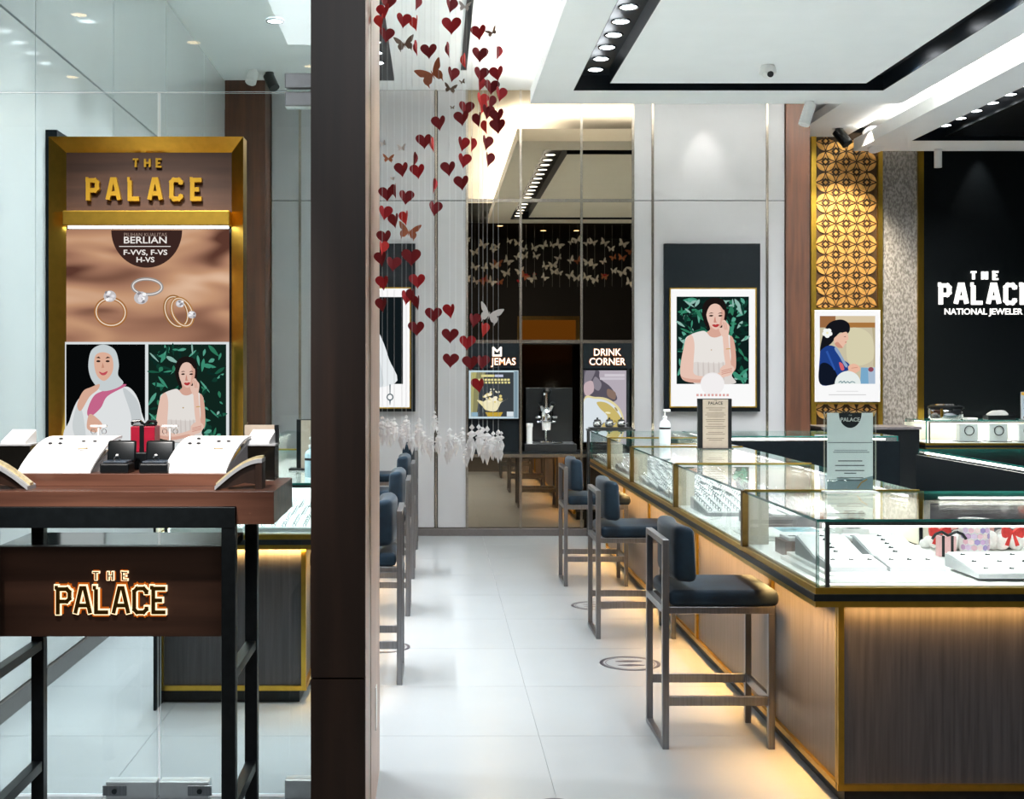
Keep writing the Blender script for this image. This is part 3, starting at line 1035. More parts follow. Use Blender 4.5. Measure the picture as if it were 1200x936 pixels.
# black panel, microscope and cup in the niche
t = thing('backboard', 'plain black board standing behind the microscope in the niche', 'board', (1.11, WY + 0.2, 0.81))
box('board', BLACK, t, 0.885, 1.345, WY + 0.20, WY + 0.23, 0.90, 1.43, 0.004)
box('foot', STEEL, t, 0.885, 1.345, WY + 0.12, WY + 0.26, 0.885, 0.90)
box('riser', BLACK, t, 0.86, 1.37, WY + 0.02, WY + 0.28, 0.81, 0.885, 0.004)
t = thing('microscope', 'chrome gem microscope on the niche shelf in front of the black board', 'microscope', (1.075, WY + 0.1, 0.9))
MB().lathe([(0.07, 0), (0.07, 0.012), (0.02, 0.02), (0.012, 0.03), (0.012, 0.15)], (1.075, WY + 0.1, 0.9)).build('pillar', CHROME, t, smooth=False)
MB().cyl((1.075, WY + 0.06, 1.02), (1.075, WY + 0.06, 1.11), 0.04, 0.045).build('lens_turret', WHITEP, t)
MB().lathe([(0.06, 0), (0.068, 0.02), (0.066, 0.05), (0.072, 0.08), (0.06, 0.12), (0.04, 0.14)], (1.075, WY + 0.06, 1.10)).build('body', CHROME, t, smooth=True)
MB().cyl((0.97, WY + 0.06, 1.145), (1.18, WY + 0.06, 1.145), 0.013).build('focus_knob', CHROME, t)
MB().cyl((0.985, WY + 0.06, 1.10), (1.165, WY + 0.06, 1.10), 0.011).build('focus_knob', CHROME, t)
for s_ in (-1, 1):
    e = MB().cyl((1.075 + s_ * 0.03, WY + 0.05, 1.2), (1.075 + s_ * 0.055, WY + 0.0, 1.27), 0.03, 0.022).build('eyepiece', CHROME, t)
    MB().cyl((1.075 + s_ * 0.055, WY + 0.0, 1.27), (1.075 + s_ * 0.06, WY - 0.012, 1.287), 0.024).build('rubber_cup', BLACK, e)
MB().cyl((1.075, WY + 0.1, 1.22), (1.075, WY + 0.1, 1.38), 0.042, 0.038).build('camera_tube', CHROME, t)
MB().lathe([(0.042, 0), (0.046, 0.02), (0.03, 0.045)], (1.085, WY + 0.1, 1.38)).build('cap', BLACK, t)
MB().cyl((1.045, WY + 0.055, 1.24), (1.045, WY + 0.055, 1.36), 0.008).build('rod', BLACK, t)
t = tag(MB().lathe([(0.028, 0), (0.03, 0.16), (0.034, 0.17), (0.034, 0.2), (0.03, 0.2)], (0.91, WY + 0.06, 0.885)).build('paper_cup', WHITEP), 'tall white paper cup beside the microscope', 'cup')
t = tag(MB().ell((1.18, WY + 0.05, 0.9), 0.06, 0.04, 0.012).build('gem_dish', CHROME), 'flat silver dish at the foot of the microscope', 'dish')
# stool pad in niche front: dark cushion resting on the shelf
# tray with three small pots
t = tag(box('tray', BLACK, None, 1.47, 1.88, WY - 0.18, WY - 0.035, 1.04, 1.055, 0.004), 'black tray under three steel pots below the coin poster', 'tray')
cb = thing('console', 'slim black console against the mirror beside the glass counter', 'console', (1.66, WY - 0.1, 0))
box('top', BLACK, cb, 1.45, 1.90, WY - 0.2, WY - 0.032, 1.02, 1.04)
for x0 in (1.455, 1.88):
    box('leg', BLACK, cb, x0, x0 + 0.015, WY - 0.19, WY - 0.175, 0, 1.02)
    box('leg', BLACK, cb, x0, x0 + 0.015, WY - 0.06, WY - 0.045, 0, 1.02)
for i, nm in enumerate(('nearest the aisle', 'in the middle of the tray', 'farthest from the aisle')):
    X = 1.55 + 0.115 * i
    t = thing('steel_pot', 'small steel pot with a black lid, ' + nm, 'pot', (X, WY - 0.11, 1.055), group='steel pots on the black tray')
    b_ = MB().lathe([(0.03, 0), (0.042, 0.015), (0.044, 0.045), (0.034, 0.06)], (X, WY - 0.11, 1.055), 16).build('body', CHROME, t, smooth=True)
    MB().lathe([(0.035, 0.06), (0.03, 0.072), (0.008, 0.078), (0.01, 0.09), (0.004, 0.094)], (X, WY - 0.11, 1.055), 16).build('lid', BLACK, t)
    MB().cyl((X + 0.04, WY - 0.12, 1.08), (X + 0.06, WY - 0.13, 1.10), 0.007, 0.004).build('spout', CHROME, t)

# ================================================================== glass counters
ZL0, ZL1, ZG = 0.757, 0.826, 1.07


def counter(name, label, x0, x1, y0, y1, sides, zg=ZG, dividers=(), veneer=None, rails=(), posts=(), inset=0.14, trimend=()):
    """glass-topped showcase. sides: '-x','+x','-y','+y' -> 'glass' (customer face), 'back' (staff doors) or 'join'"""
    veneer = veneer or BASEWOOD
    t = thing(name, label, 'counter', ((x0 + x1) / 2, (y0 + y1) / 2, 0))
    ins = {k: (inset if v == 'glass' else 0.012 if v == 'back' else 0.0) for k, v in sides.items()}
    bx0, bx1, by0, by1 = x0 + ins['-x'], x1 - ins['+x'], y0 + ins['-y'], y1 - ins['+y']
    base = box('base', veneer, t, bx0, bx1, by0, by1, 0.085, ZL0)
    pin = {k: (0.05 if v == 'glass' else 0.0) for k, v in sides.items()}
    box('plinth', IRON, t, bx0 + pin['-x'] - 0.03 * (sides['-x'] == 'glass'), bx1 - pin['+x'] + 0.03 * (sides['+x'] == 'glass'),
        by0 + pin['-y'] - 0.03 * (sides['-y'] == 'glass'), by1 - pin['+y'] + 0.03 * (sides['+y'] == 'glass'), 0.0, 0.085)
    # ledge: gold, dark, gold
    lo = {k: (0.0 if v == 'glass' else 0.012 if v == 'back' else 0.0) for k, v in sides.items()}
    lx0, lx1, ly0, ly1 = x0 + lo['-x'], x1 - lo['+x'], y0 + lo['-y'], y1 - lo['+y']
    gi = 0.006
    def ring(n_, m_, z0, z1, i_):
        box(n_, m_, t, lx0 + i_ * (sides['-x'] == 'glass'), lx1 - i_ * (sides['+x'] == 'glass'),
            ly0 + i_ * (sides['-y'] == 'glass'), ly1 - i_ * (sides['+y'] == 'glass'), z0, z1)
    ring('ledge_trim', GOLDP, ZL0, ZL0 + 0.022, gi)
    ring('ledge', IRON, ZL0 + 0.022, ZL1 - 0.022, 0.0)
    ring('ledge_trim', GOLDP, ZL1 - 0.022, ZL1, gi)
    box('deck', DECK, t, x0 + 0.03, x1 - 0.03, y0 + (0.03 if sides['-y'] != 'join' else 0.0), y1 - (0.03 if sides['+y'] != 'join' else 0.0), ZL1, ZL1 + 0.006)
    g = 0.01
    gx0, gx1, gy0, gy1 = x0 + 0.012, x1 - 0.012, y0 + (0.012 if sides['-y'] != 'join' else 0.003), y1 - (0.012 if sides['+y'] != 'join' else 0.003)
    MB().pane(gx0, gx1, gy0, gy1, zg - g, zg).build('glass_top', [PANE, GREEN], t)
    if sides['-x'] == 'glass':
        MB().pane(gx0, gx0 + g, gy0, gy1, ZL1, zg - g).build('glass_side', [PANE, GREEN], t)
    if sides['+x'] == 'glass':
        MB().pane(gx1 - g, gx1, gy0, gy1, ZL1, zg - g).build('glass_side', [PANE, GREEN], t)
    if sides['-y'] == 'glass':
        MB().pane(gx0, gx1, gy0, gy0 + g, ZL1, zg - g).build('glass_side', [PANE, GREEN], t)
        m = MB()
        m.box(gx0 + 0.035, gx0 + 0.05, gy0 + g, gy0 + g + 0.01, ZL1, zg - g - 0.012)
        m.box(gx0 + 0.035, gx1, gy0 + g, gy0 + g + 0.01, zg - g - 0.014, zg - g - 0.001)
        m.build('inner_rail', STEEL, t)
    if sides['+y'] == 'glass':
        MB().pane(gx0, gx1, gy1 - g, gy1, ZL1, zg - g).build('glass_side', [PANE, GREEN], t)
    for s_, v in sides.items():
        if v != 'back':
            continue
        a = {'-x': (x0, x0 + 0.012, y0, y1), '+x': (x1 - 0.012, x1, y0, y1), '-y': (x0, x1, y0, y0 + 0.012), '+y': (x0, x1, y1 - 0.012, y1)}[s_]
        bk = box('staff_panel', BASEDARK, t, *a, 0.0, zg - g - 0.03)
        e = 0.004
        b2 = {'-x': (x0 + 0.012, x0 + 0.012 + e, y0, y1), '+x': (x1 - 0.012 - e, x1 - 0.012, y0, y1), '-y': (x0, x1, y0 + 0.012, y0 + 0.012 + e),
              '+y': (x0, x1, y1 - 0.012 - e, y1 - 0.012)}[s_]
        box('lining', CREAMP, bk, *b2, ZL1 + 0.007, zg - g - 0.03)
    # gold uprights and foot strip on customer faces
    gp = 0.022
    if sides['-x'] == 'glass':
        for yy in (by0, by1 - gp):
            box('gold_upright', GOLDP, t, bx0 - 0.014, bx0 + 0.01, yy, yy + gp, 0.085, ZL0)
        box('gold_foot', GOLDP, t, bx0 - 0.016, bx0 + 0.01, by0, by1, 0.062, 0.085)
    if sides['+x'] == 'glass':
        for yy in (by0, by1 - gp):
            box('gold_upright', GOLDP, t, bx1 - 0.01, bx1 + 0.014, yy, yy + gp, 0.085, ZL0)
        box('gold_foot', GOLDP, t, bx1 - 0.01, bx1 + 0.016, by0, by1, 0.062, 0.085)
    if sides['-y'] == 'glass':
        for xx in (bx0 - 0.014, bx1 - gp + 0.014):
            box('gold_upright', GOLDP, t, xx, xx + gp, by0 - 0.015, by0 + 0.008, 0.085, ZL0)
        box('gold_foot', GOLDP, t, bx0 - 0.016, bx1 + 0.016, by0 - 0.016, by0 + 0.01, 0.062, 0.085)
    for yy, sd in dividers:
        xx = (x0 + 0.028, x0 + 0.125) if sd == '-x' else (x1 - 0.125, x1 - 0.028)
        box('divider', CREAMP, t, *xx, yy + 0.006, yy + 0.016, ZL1 + 0.006, zg - g - 0.002)
    for px_, py_ in posts:
        box('post', BRONZE, t, px_ - 0.014, px_ + 0.014, py_ - 0.016, py_ + 0.016, ZL1, zg + 0.002)
    for yy in rails:
        box('top_rail', GOLD, t, x0 + 0.012, x1 - 0.012, yy - 0.006, yy + 0.006, zg, zg + 0.006)
    return t


AX0, AX1 = 1.345, 2.14
AY = [4.40, 5.45, 7.02, 8.59, 9.73, 10.87]
ORD = ['first', 'second', 'third', 'fourth', 'fifth']
acount = []
for i in range(5):
    y0, y1 = AY[i], AY[i + 1]
    if i == 0:
        c0 = counter('display_counter', 'front glass counter with dark veneer face and gold edges nearest the entrance', AX0, 4.05, y0, y1,
                     {'-x': 'glass', '+x': 'glass', '-y': 'glass', '+y': 'join'}, rails=[])
        sp = box('staff_panel', BASEDARK, c0, AX1, 4.05, y1 - 0.012, y1 - 0.001, 0, ZG - 0.04)
        box('lining', CREAMP, sp, AX1, 4.03, y1 - 0.018, y1 - 0.012, ZL1 + 0.007, ZG - 0.04)
        acount.append(c0)
        continue
    sd = {'-x': 'glass', '+x': 'back', '-y': 'glass' if i == 0 else 'join', '+y': 'glass' if i == 4 else 'join'}
    acount.append(counter('display_counter', 'glass-topped display counter with dark veneer base, %s from the entrance along the stools' % ORD[i],
                          AX0, AX1, y0, y1, sd, dividers=[] if i == 0 else [(y0 + 0.012, '-x')], posts=[] if i == 0 else [(AX0 + 0.014, y0)],
                          rails=[] if i == 0 else [y0]))
    acount[-1]['group'] = 'glass counters along the stools'
far = counter('display_counter', 'far cross counter with a dark navy staff side and glass top', AX1 + 0.004, 3.75, 10.0, 10.87,
              {'-x': 'join', '+x': 'glass', '-y': 'back', '+y': 'glass'})
isl = counter('display_counter', 'dark navy counter of the inner row under the lit sign', 3.25, 4.05, 5.46, 8.38,
              {'-x': 'back', '+x': 'glass', '-y': 'glass', '+y': 'glass'})
wallc = counter('display_counter', 'wall counter below the lit sign with a silver cooker on top', 5.2, 7.4, 13.15, 13.76,
                {'-x': 'glass', '+x': 'join', '-y': 'glass', '+y': 'back'}, inset=0.05)
lowc = thing('cabinet', 'low black cabinet at the foot of the gold lattice', 'cabinet', (4.65, 13.4, 0))
box('body', BLACK, lowc, 4.12, 5.16, 13.2, 13.7, 0, 0.97, 0.006)
box('top', GREYSTONE, lowc, 4.10, 5.17, 13.17, 13.72, 0.97, 1.0, 0.004)
LX0, LX1, LY0, LY1 = -1.33, -0.50, 5.82, 10.9
lco = counter('display_counter', 'glass counter with gold edges behind the shop window and dark pillar', LX0, LX1, LY0, 8.3,
              {'-x': 'back', '+x': 'glass', '-y': 'glass', '+y': 'join'})
lco2 = counter('display_counter', 'far glass counter behind the row of stools by the pillar', LX0, LX1, 8.3, LY1,
               {'-x': 'back', '+x': 'glass', '-y': 'join', '+y': 'glass'}, posts=[(LX1 - 0.014, 8.3)], rails=[8.3])
# warm LED strips under the ledges and cool strips inside the showcases, each with its lamp


def ledge_led(parent, x, y, sx, sy, pw, rot):
    box('led_strip', LEDO, parent, x - sx / 2, x + sx / 2, y - sy / 2, y + sy / 2, ZL0 - 0.006, ZL0 - 0.001)
    lightobj('ledge_light', 'AREA', (x, y, ZL0 - 0.012), pw, WARM, rot, shape='RECTANGLE', size=sx, size_y=sy, spread=R(90))


def case_led(parent, x, y, sx, sy, pw, rot):
    box('case_led', LEDC, parent, x - sx / 2, x + sx / 2, y - sy / 2, y + sy / 2, ZG - 0.032, ZG - 0.022)
    lightobj('case_light', 'AREA', (x, y, ZG - 0.034), pw, (1.0, 0.98, 0.95), rot, shape='RECTANGLE', size=sx, size_y=sy)


LEDC = emat('case_led', '#fff8ee', 5.0)
for i in range(5):
    y0, y1 = AY[i] + 0.05, AY[i + 1] - 0.03
    ledge_led(acount[i], AX0 + 0.07, (y0 + y1) / 2, 0.02, y1 - y0, 6.2 * (y1 - y0), (0, R(-12), 0))
    if i:
        case_led(acount[i], AX1 - 0.05, (y0 + y1) / 2, 0.02, y1 - y0, 5.0 * (y1 - y0), (0, R(35), 0))
case_led(acount[0], 3.1, AY[1] - 0.04, 1.8, 0.02, 9, (R(-35), 0, 0))
case_led(acount[0], 1.75, AY[0] + 0.045, 0.72, 0.012, 2.5, (R(35), 0, 0))
ledge_led(acount[0], 2.7, AY[0] + 0.11, 2.4, 0.02, 3, (R(30), 0, 0))
ledge_led(lco, LX1 - 0.07, 7.06, 0.02, 2.3, 14, (0, R(12), 0))
ledge_led(lco2, LX1 - 0.07, 9.6, 0.02, 2.4, 14, (0, R(12), 0))
ledge_led(lco, -0.9, LY0 + 0.11, 0.6, 0.02, 2.5, (R(58), 0, 0))
case_led(lco, LX0 + 0.05, 7.06, 0.02, 2.3, 11, (0, R(-35), 0))
case_led(lco2, LX0 + 0.05, 9.6, 0.02, 2.4, 11, (0, R(-35), 0))
case_led(far, 2.95, 10.06, 1.4, 0.02, 4, (R(35), 0, 0))
case_led(isl, 3.31, 6.95, 0.02, 2.8, 12, (0, R(-35), 0))
case_led(wallc, 6.3, 13.70, 2.0, 0.02, 6, (R(-35), 0, 0))

# ================================================================== stools
proto = thing('bar_stool', 'stool', 'stool', (0, 0, 0))
lg = 0.028
W_, D_ = 0.42, 0.475
for x0, h in ((0.0, 0.885), (D_ - lg, 0.572)):
    for y0 in (0.0, W_ - lg):
        box('leg', STEEL, proto, x0, x0 + lg, y0, y0 + lg, 0.0, h, 0.002)
for y0 in (0.0, W_ - lg):
    box('seat_rail', STEEL, proto, lg, D_ - lg, y0, y0 + lg, 0.572, 0.602, 0.002)
    box('foot_rail', STEEL, proto, lg, D_ - lg, y0 + 0.005, y0 + lg - 0.005, 0.182, 0.222, 0.002)
box('seat_rail', STEEL, proto, 0.0, lg, lg, W_ - lg, 0.572, 0.602, 0.002)
box('seat_rail', STEEL, proto, D_ - lg, D_, 0.0, W_, 0.572, 0.602, 0.002)
box('foot_rail', STEEL, proto, D_ - lg + 0.005, D_ - 0.005, lg, W_ - lg, 0.182, 0.222, 0.002)
box('floor_bar', STEEL, proto, 0.0, lg, lg, W_ - lg, 0.0, 0.022, 0.002)
box('back_rail', STEEL, proto, 0.0, lg, lg, W_ - lg, 0.86, 0.885, 0.002)
sm = MB().box(0.03, D_ + 0.02, -0.004, W_ + 0.004, 0.602, 0.672).build('seat', VELVET, proto, 0.026, seg=4)
bmb = MB()
n = 8
for i in range(n):
    y0, y1 = -0.005 + (W_ + 0.01) * i / n, -0.005 + (W_ + 0.01) * (i + 1) / n
    c0, c1 = 0.025 * (2 * i / n - 1) ** 2, 0.025 * (2 * (i + 1) / n - 1) ** 2
    vs = [(0.03 + c0, y0, 0.71), (0.125 + c0, y0, 0.70), (0.03 + c1, y1, 0.71), (0.125 + c1, y1, 0.70),
          (0.03 + c0, y0, 0.945), (0.115 + c0, y0, 0.935), (0.03 + c1, y1, 0.945), (0.115 + c1, y1, 0.935)]
    fs = [(0, 2, 3, 1), (4, 5, 7, 6), (0, 4, 6, 2), (1, 3, 7, 5)]
    if i == 0:
        fs.append((0, 1, 5, 4))
    if i == n - 1:
        fs.append((2, 6, 7, 3))
    bmb.add(vs, fs)
bk = bmb.build('backrest', VELVET, proto)
import bmesh
bm = bmesh.new()
bm.from_mesh(bk.data)
bmesh.ops.remove_doubles(bm, verts=bm.verts, dist=1e-5)
bm.to_mesh(bk.data)
bm.free()
bb = bk.modifiers.new('bevel', 'BEVEL')
bb.width, bb.segments, bb.limit_method, bb.angle_limit = 0.028, 4, 'ANGLE', R(40)
for pg in bk.data.polygons:
    pg.use_smooth = True
SPOTS = [(0.957, 5.225, 0, 'navy velvet bar stool nearest the camera at the long glass counter'),
         (0.954, 7.37, 0, 'navy velvet bar stool in the middle of the three at the long glass counter'),
         (0.948, 9.16, 0, 'navy velvet bar stool farthest back at the long glass counter'),
         (-0.172, 6.29, 1, 'navy velvet bar stool by the pillar, nearest of that row'),
         (-0.170, 8.05, 1, 'navy velvet bar stool second behind the pillar'),
         (-0.165, 9.49, 1, 'navy velvet bar stool third behind the pillar'),
         (-0.165, 11.05, 1, 'navy velvet bar stool last in the row behind the pillar, by the wall')]
for i, (x, y, flip, lab) in enumerate(SPOTS):
    o = proto if i == 0 else copy_tree(proto)
    o.location = (x, y + (W_ if flip else 0), 0)
    o.rotation_euler = (0, 0, math.pi if flip else 0)
    tag(o, lab, 'stool', 'navy bar stools')

# ================================================================== floor stickers
for x, y, r_, lab in ((1.06, 6.76, 0.165, 'round floor sticker with leaf arrows behind the nearest stool'),
                      (1.07, 8.42, 0.15, 'round floor sticker with leaf arrows by the middle stool'),
                      (-0.30, 7.16, 0.15, 'round floor sticker with leaf arrows by the pillar stools'),
                      (0.44, 4.56, 0.07, 'small black round sticker at the entrance edge of the floor')):
    fnz = lambda u, v, d: (x + u, y + v, 0.0006 + d)
    t = thing('floor_sticker', lab, 'sticker', (x, y, 0))
    MB().prism(ellipse(0, 0, r_, r_, 40), fnz, 0, 0.0004).build('disc', TILE if r_ > 0.1 else STICK, t)
    if r_ > 0.1:
        rg = MB()
        for i in range(40):
            a0, a1 = 2 * math.pi * i / 40, 2 * math.pi * (i + 1) / 40
            q = lambda a_, rr: (rr * math.cos(a_), rr * math.sin(a_))
            rg.prism([q(a0, r_), q(a1, r_), q(a1, r_ * 0.88), q(a0, r_ * 0.88)], fnz, 0.0005, 0.0009)
            rg.prism([q(a0, r_ * 0.82), q(a1, r_ * 0.82), q(a1, r_ * 0.79), q(a0, r_ * 0.79)], fnz, 0.0005, 0.0009)
        rg.build('ring', STICK, t)
        for s_ in (-1, 1):
            k = r_ / 0.165
            MB().prism(smooth_closed([(-0.075 * k, s_ * 0.045 * k), (0, s_ * 0.045 * k + 0.022 * k), (0.075 * k, s_ * 0.045 * k), (0, s_ * 0.045 * k - 0.022 * k)], 4),
                       fnz, 0.0005, 0.0009).build('arrow', STICK, t)

# ================================================================== contents of the counters
ZD = ZL1 + 0.006
ring_src = {}


def ring_board(label, x, y, w_, d_, rz=0.0, nx=6, ny=6, z=ZD, tilt=3.0, dots=True, labels=False):
    t = thing('ring_board', label, 'jewellery tray', (x, y, z), rz, 'white ring boards in the glass counters')
    key = (w_, d_, nx, ny, tilt, dots, labels)
    if key in ring_src:
        for ch in ring_src[key].children:
            c = ch.copy()
            col.objects.link(c)
            c.parent = t
        return t
    ring_src[key] = t
    s_ = math.tan(R(tilt)) * d_
    h0, h1 = 0.018, 0.018 + s_
    vs = [(-w_ / 2, -d_ / 2, 0), (w_ / 2, -d_ / 2, 0), (w_ / 2, d_ / 2, 0), (-w_ / 2, d_ / 2, 0),
          (-w_ / 2, -d_ / 2, h0), (w_ / 2, -d_ / 2, h0), (w_ / 2, d_ / 2, h1), (-w_ / 2, d_ / 2, h1)]
    MB().add(vs, [(3, 2, 1, 0), (4, 5, 6, 7), (0, 1, 5, 4), (1, 2, 6, 5), (2, 3, 7, 6), (3, 0, 4, 7)]).build('tray', PADSIDE, t, world=False)
    e = 0.006
    v2 = [(-w_ / 2 + e, -d_ / 2 + e, h0), (w_ / 2 - e, -d_ / 2 + e, h0), (w_ / 2 - e, d_ / 2 - e, h1), (-w_ / 2 + e, d_ / 2 - e, h1)]
    v2 += [(a_, b_, c_ + 0.005) for a_, b_, c_ in v2]
    MB().add(v2, [(4, 5, 6, 7), (0, 1, 5, 4), (1, 2, 6, 5), (2, 3, 7, 6), (3, 0, 4, 7)]).build('pad', PAD, t, world=False)
    m = MB()
    rn_ = random.Random(nx * 7 + ny)
    for i in range(nx):
        for j in range(ny):
            X = -w_ / 2 + w_ * (i + 0.5) / nx
            Yy = -d_ / 2 + d_ * (j + 0.5) / ny
            Z = h0 + (h1 - h0) * (j + 0.5) / ny + 0.005
            if dots:
                m.torus((X, Yy, Z + 0.006), 0.008, 0.0016, 'y', 8, 4, 0)
                m.ell((X, Yy, Z + 0.016), 0.004, 0.004, 0.004, 6, 4, 1)
            else:
                m.box(X - 0.0085, X + 0.0085, Yy - 0.003, Yy + 0.003, Z, Z + 0.004, 2)
                m.ell((X, Yy + 0.012, Z + 0.003), 0.004, 0.004, 0.003, 6, 4, 1)
    o = m.build('rings', [IRON, CHROME, INK], t, world=False)
    o['kind'] = 'stuff'
    return t


for ci, rows in ((2, 4), (3, 3), (4, 3)):
    y0, y1 = AY[ci], AY[ci + 1]
    L = (y1 - y0 - 0.14) / rows
    for r_ in range(rows):
        for c_, nm in ((0, 'aisle'), (1, 'staff')):
            ring_board('white ring board, %s from the entrance on the %s side of the %s counter' % (ORD[r_], nm, ORD[ci]),
                       AX0 + 0.22 + c_ * 0.345, y0 + 0.1 + L * (r_ + 0.5), 0.325, round(L - 0.02, 3), tilt=4)
# second counter
ring_board('white ring board deep in the second counter, aisle side', AX0 + 0.25, 6.72, 0.34, 0.42, tilt=6, nx=7, ny=7)
ring_board('white ring board deep in the second counter, staff side', AX0 + 0.61, 6.72, 0.34, 0.42, tilt=6, nx=7, ny=7)
t = thing('stone_tray', 'grey stone tray of white watch cushions in the second counter', 'tray', (1.72, 6.15, ZD))
box('tray', GREYSTONE, t, 1.545, 1.90, 6.02, 6.32, ZD, ZD + 0.055, 0.004)
for i in range(4):
    box('cushion', PAD, t, 1.56 + 0.085 * i, 1.625 + 0.085 * i, 6.05, 6.29, ZD + 0.055, ZD + 0.066, 0.004)
t = thing('catalogue', 'open white catalogue with a teal picture beside the stone tray', 'catalogue', (1.56, 5.72, ZD))
for i in range(3):
    box('page', PAPER, t, 1.42 + 0.02 * i, 1.80, 5.56 + 0.012 * i, 5.92 - 0.01 * i, ZD + 0.008 * i, ZD + 0.008 * i + 0.006, 0.002)
box('picture', pmat('teal_print', '#7fb2bd', 0.5, hex2='#40636c', scale=25), t, 1.60, 1.78, 5.72, 5.88, ZD + 0.023, ZD + 0.0235)
t = thing('tray_stack', 'small stacked white trays against the second counter end post', 'tray', (1.86, 5.68, ZD))
for i in range(3):
    box('tray', PAD, t, 1.84, 2.06, 5.56, 5.90, ZD + 0.014 * i, ZD + 0.014 * i + 0.012, 0.003)
# first counter
t = thing('display_steps', 'low white display base under the jewellery pads in the nearest counter', 'display base', (1.66, 4.8, ZD))
box('lower_step', WHITEP, t, 1.405, 1.905, 4.47, 5.05, ZD, ZD + 0.016, 0.003)
box('upper_step', WHITEP, t, 1.43, 1.885, 4.52, 5.05, ZD + 0.016, ZD + 0.03, 0.003)
zz = ZD + 0.03
ring_board('white pad with three black tags near the glass corner', 1.548, 4.615, 0.205, 0.17, 0, 3, 1, zz, 6, False)
ring_board('white pad with three black tags beside the corner pad', 1.765, 4.615, 0.205, 0.17, 0, 3, 1, zz, 6, False)
ring_board('white tilted pad with a line of dark tags behind the corner pad', 1.545, 4.85, 0.2, 0.26, 0.0, 1, 6, zz, 12, False)
ring_board('white tilted pad with a line of dark tags behind the middle pad', 1.775, 4.85, 0.2, 0.26, 0.0, 1, 6, zz, 12, False)
ring_board('wide white pad next to the gift bag in the nearest counter', 2.16, 4.64, 0.38, 0.3, 0, 4, 3, ZD + 0.012, 6, False)
t = thing('wood_tray', 'brown wooden block holding earring pads in the nearest counter', 'tray', (1.62, 5.2, ZD))
box('block', pmat('taupe_wood', '#8a7166', 0.45, hex2='#6d574e', scale=2.2, stretch=ALONGX), t, 1.44, 1.80, 5.10, 5.26, ZD, ZD + 0.062, 0.003)
for i in range(4):
    box('pad', PAD, t, 1.455 + 0.086 * i, 1.53 + 0.086 * i, 5.115, 5.245, ZD + 0.062, ZD + 0.078, 0.004)
    box('tag', INK, t, 1.47 + 0.086 * i, 1.50 + 0.086 * i, 5.15, 5.165, ZD + 0.078, ZD + 0.08)
# flower dish
t = thing('flower_dish', 'small dish of dried flowers beside the acrylic sign', 'flowers', (1.80, 5.35, ZD))
MB().lathe([(0.03, 0), (0.05, 0.02), (0.055, 0.035)], (1.80, 5.35, ZD + 0.09)).build('dish', PADSIDE, t)
box('block', WHITEP, t, 1.74, 1.86, 5.30, 5.40, ZD, ZD + 0.09, 0.004)
rn = random.Random(11)
for i in range(14):
    a_, rr = rn.uniform(0, 6.28), rn.uniform(0, 0.045)
    X, Yy = 1.80 + rr * math.cos(a_), 5.35 + rr * math.sin(a_)
    MB().ell((X, Yy, ZD + 0.13 + rn.uniform(0, 0.02)), 0.014, 0.014, 0.011, 7, 5).build('bloom', pmat('bloom_%d' % (i % 3), ('#c79a6a', '#e9dccb', '#a86a4d')[i % 3], 0.7), t)
# gift set: bag, mug, bows and fleece on the far side
t = thing('gift_bag', 'small pink gift bag tied with a black ribbon in the nearest counter', 'gift bag', (1.80, 4.98, ZD))
X0 = 2.03
t.location = (X0, 5.13, ZD)
box('bag', PINK, t, X0 + 0.045, X0 + 0.115, 5.10, 5.14, ZD, ZD + 0.085, 0.002)
box('ribbon', BLACK, t, X0 + 0.055, X0 + 0.066, 5.098, 5.142, ZD, ZD + 0.087)
box('ribbon', BLACK, t, X0 + 0.092, X0 + 0.103, 5.098, 5.142, ZD, ZD + 0.087)
for s_ in (-1, 1):
    MB().tube([(X0 + 0.08, 5.10, ZD + 0.088), (X0 + 0.08 + s_ * 0.03, 5.09, ZD + 0.105), (X0 + 0.08 + s_ * 0.055, 5.09, ZD + 0.095), (X0 + 0.08 + s_ * 0.07, 5.088, ZD + 0.075)], 0.006).build('bow', BLACK, t)
t = thing('printed_mug', 'white mug printed with purple and pink hexagons', 'mug', (2.26, 5.2, ZD))
MB().lathe([(0.052, 0), (0.058, 0.02), (0.061, 0.135), (0.064, 0.14), (0.06, 0.146)], (2.26, 5.2, ZD), 28).build('body', WHITEP, t, smooth=True)
hexc = ['#c9a3c9', '#e7b7c4', '#a58fc4', '#d9c0dd', '#f0d3d3']
for i in range(7):
    for j in range(4):
        an = R(-90 + (i - 3) * 22 + (j % 2) * 11)
        zc = ZD + 0.03 + j * 0.024
        m = MB()
        q = [(0.0125 * math.cos(R(60 * k + 30)), 0.0125 * math.sin(R(60 * k + 30))) for k in range(6)]
        rad = 0.0605
        m.prism(q, lambda u, v, d: (2.26 + (rad + d) * math.cos(an + u / rad), 5.2 + (rad + d) * math.sin(an + u / rad), zc + v), 0.0, 0.0015)
        m.build('hexagon', pmat('hex_%d' % ((i * 3 + j) % 5), hexc[(i * 3 + j) % 5], 0.4), t)
t = thing('fleece', 'white fluffy fleece around the gift set', 'fleece', (2.3, 5.3, ZD))
m = MB()
for i in range(60):
    r_ = rn.uniform(0.02, 0.035)
    m.ell((rn.uniform(2.10, 2.52), rn.uniform(5.28, 5.37), ZD + r_ * 0.8 + rn.uniform(0, 0.025)), r_, r_, r_, 8, 6)
m.build('wool', pmat('white_wool', '#f2efec', 0.9, bump=0.4, scale=90), t, smooth=True)
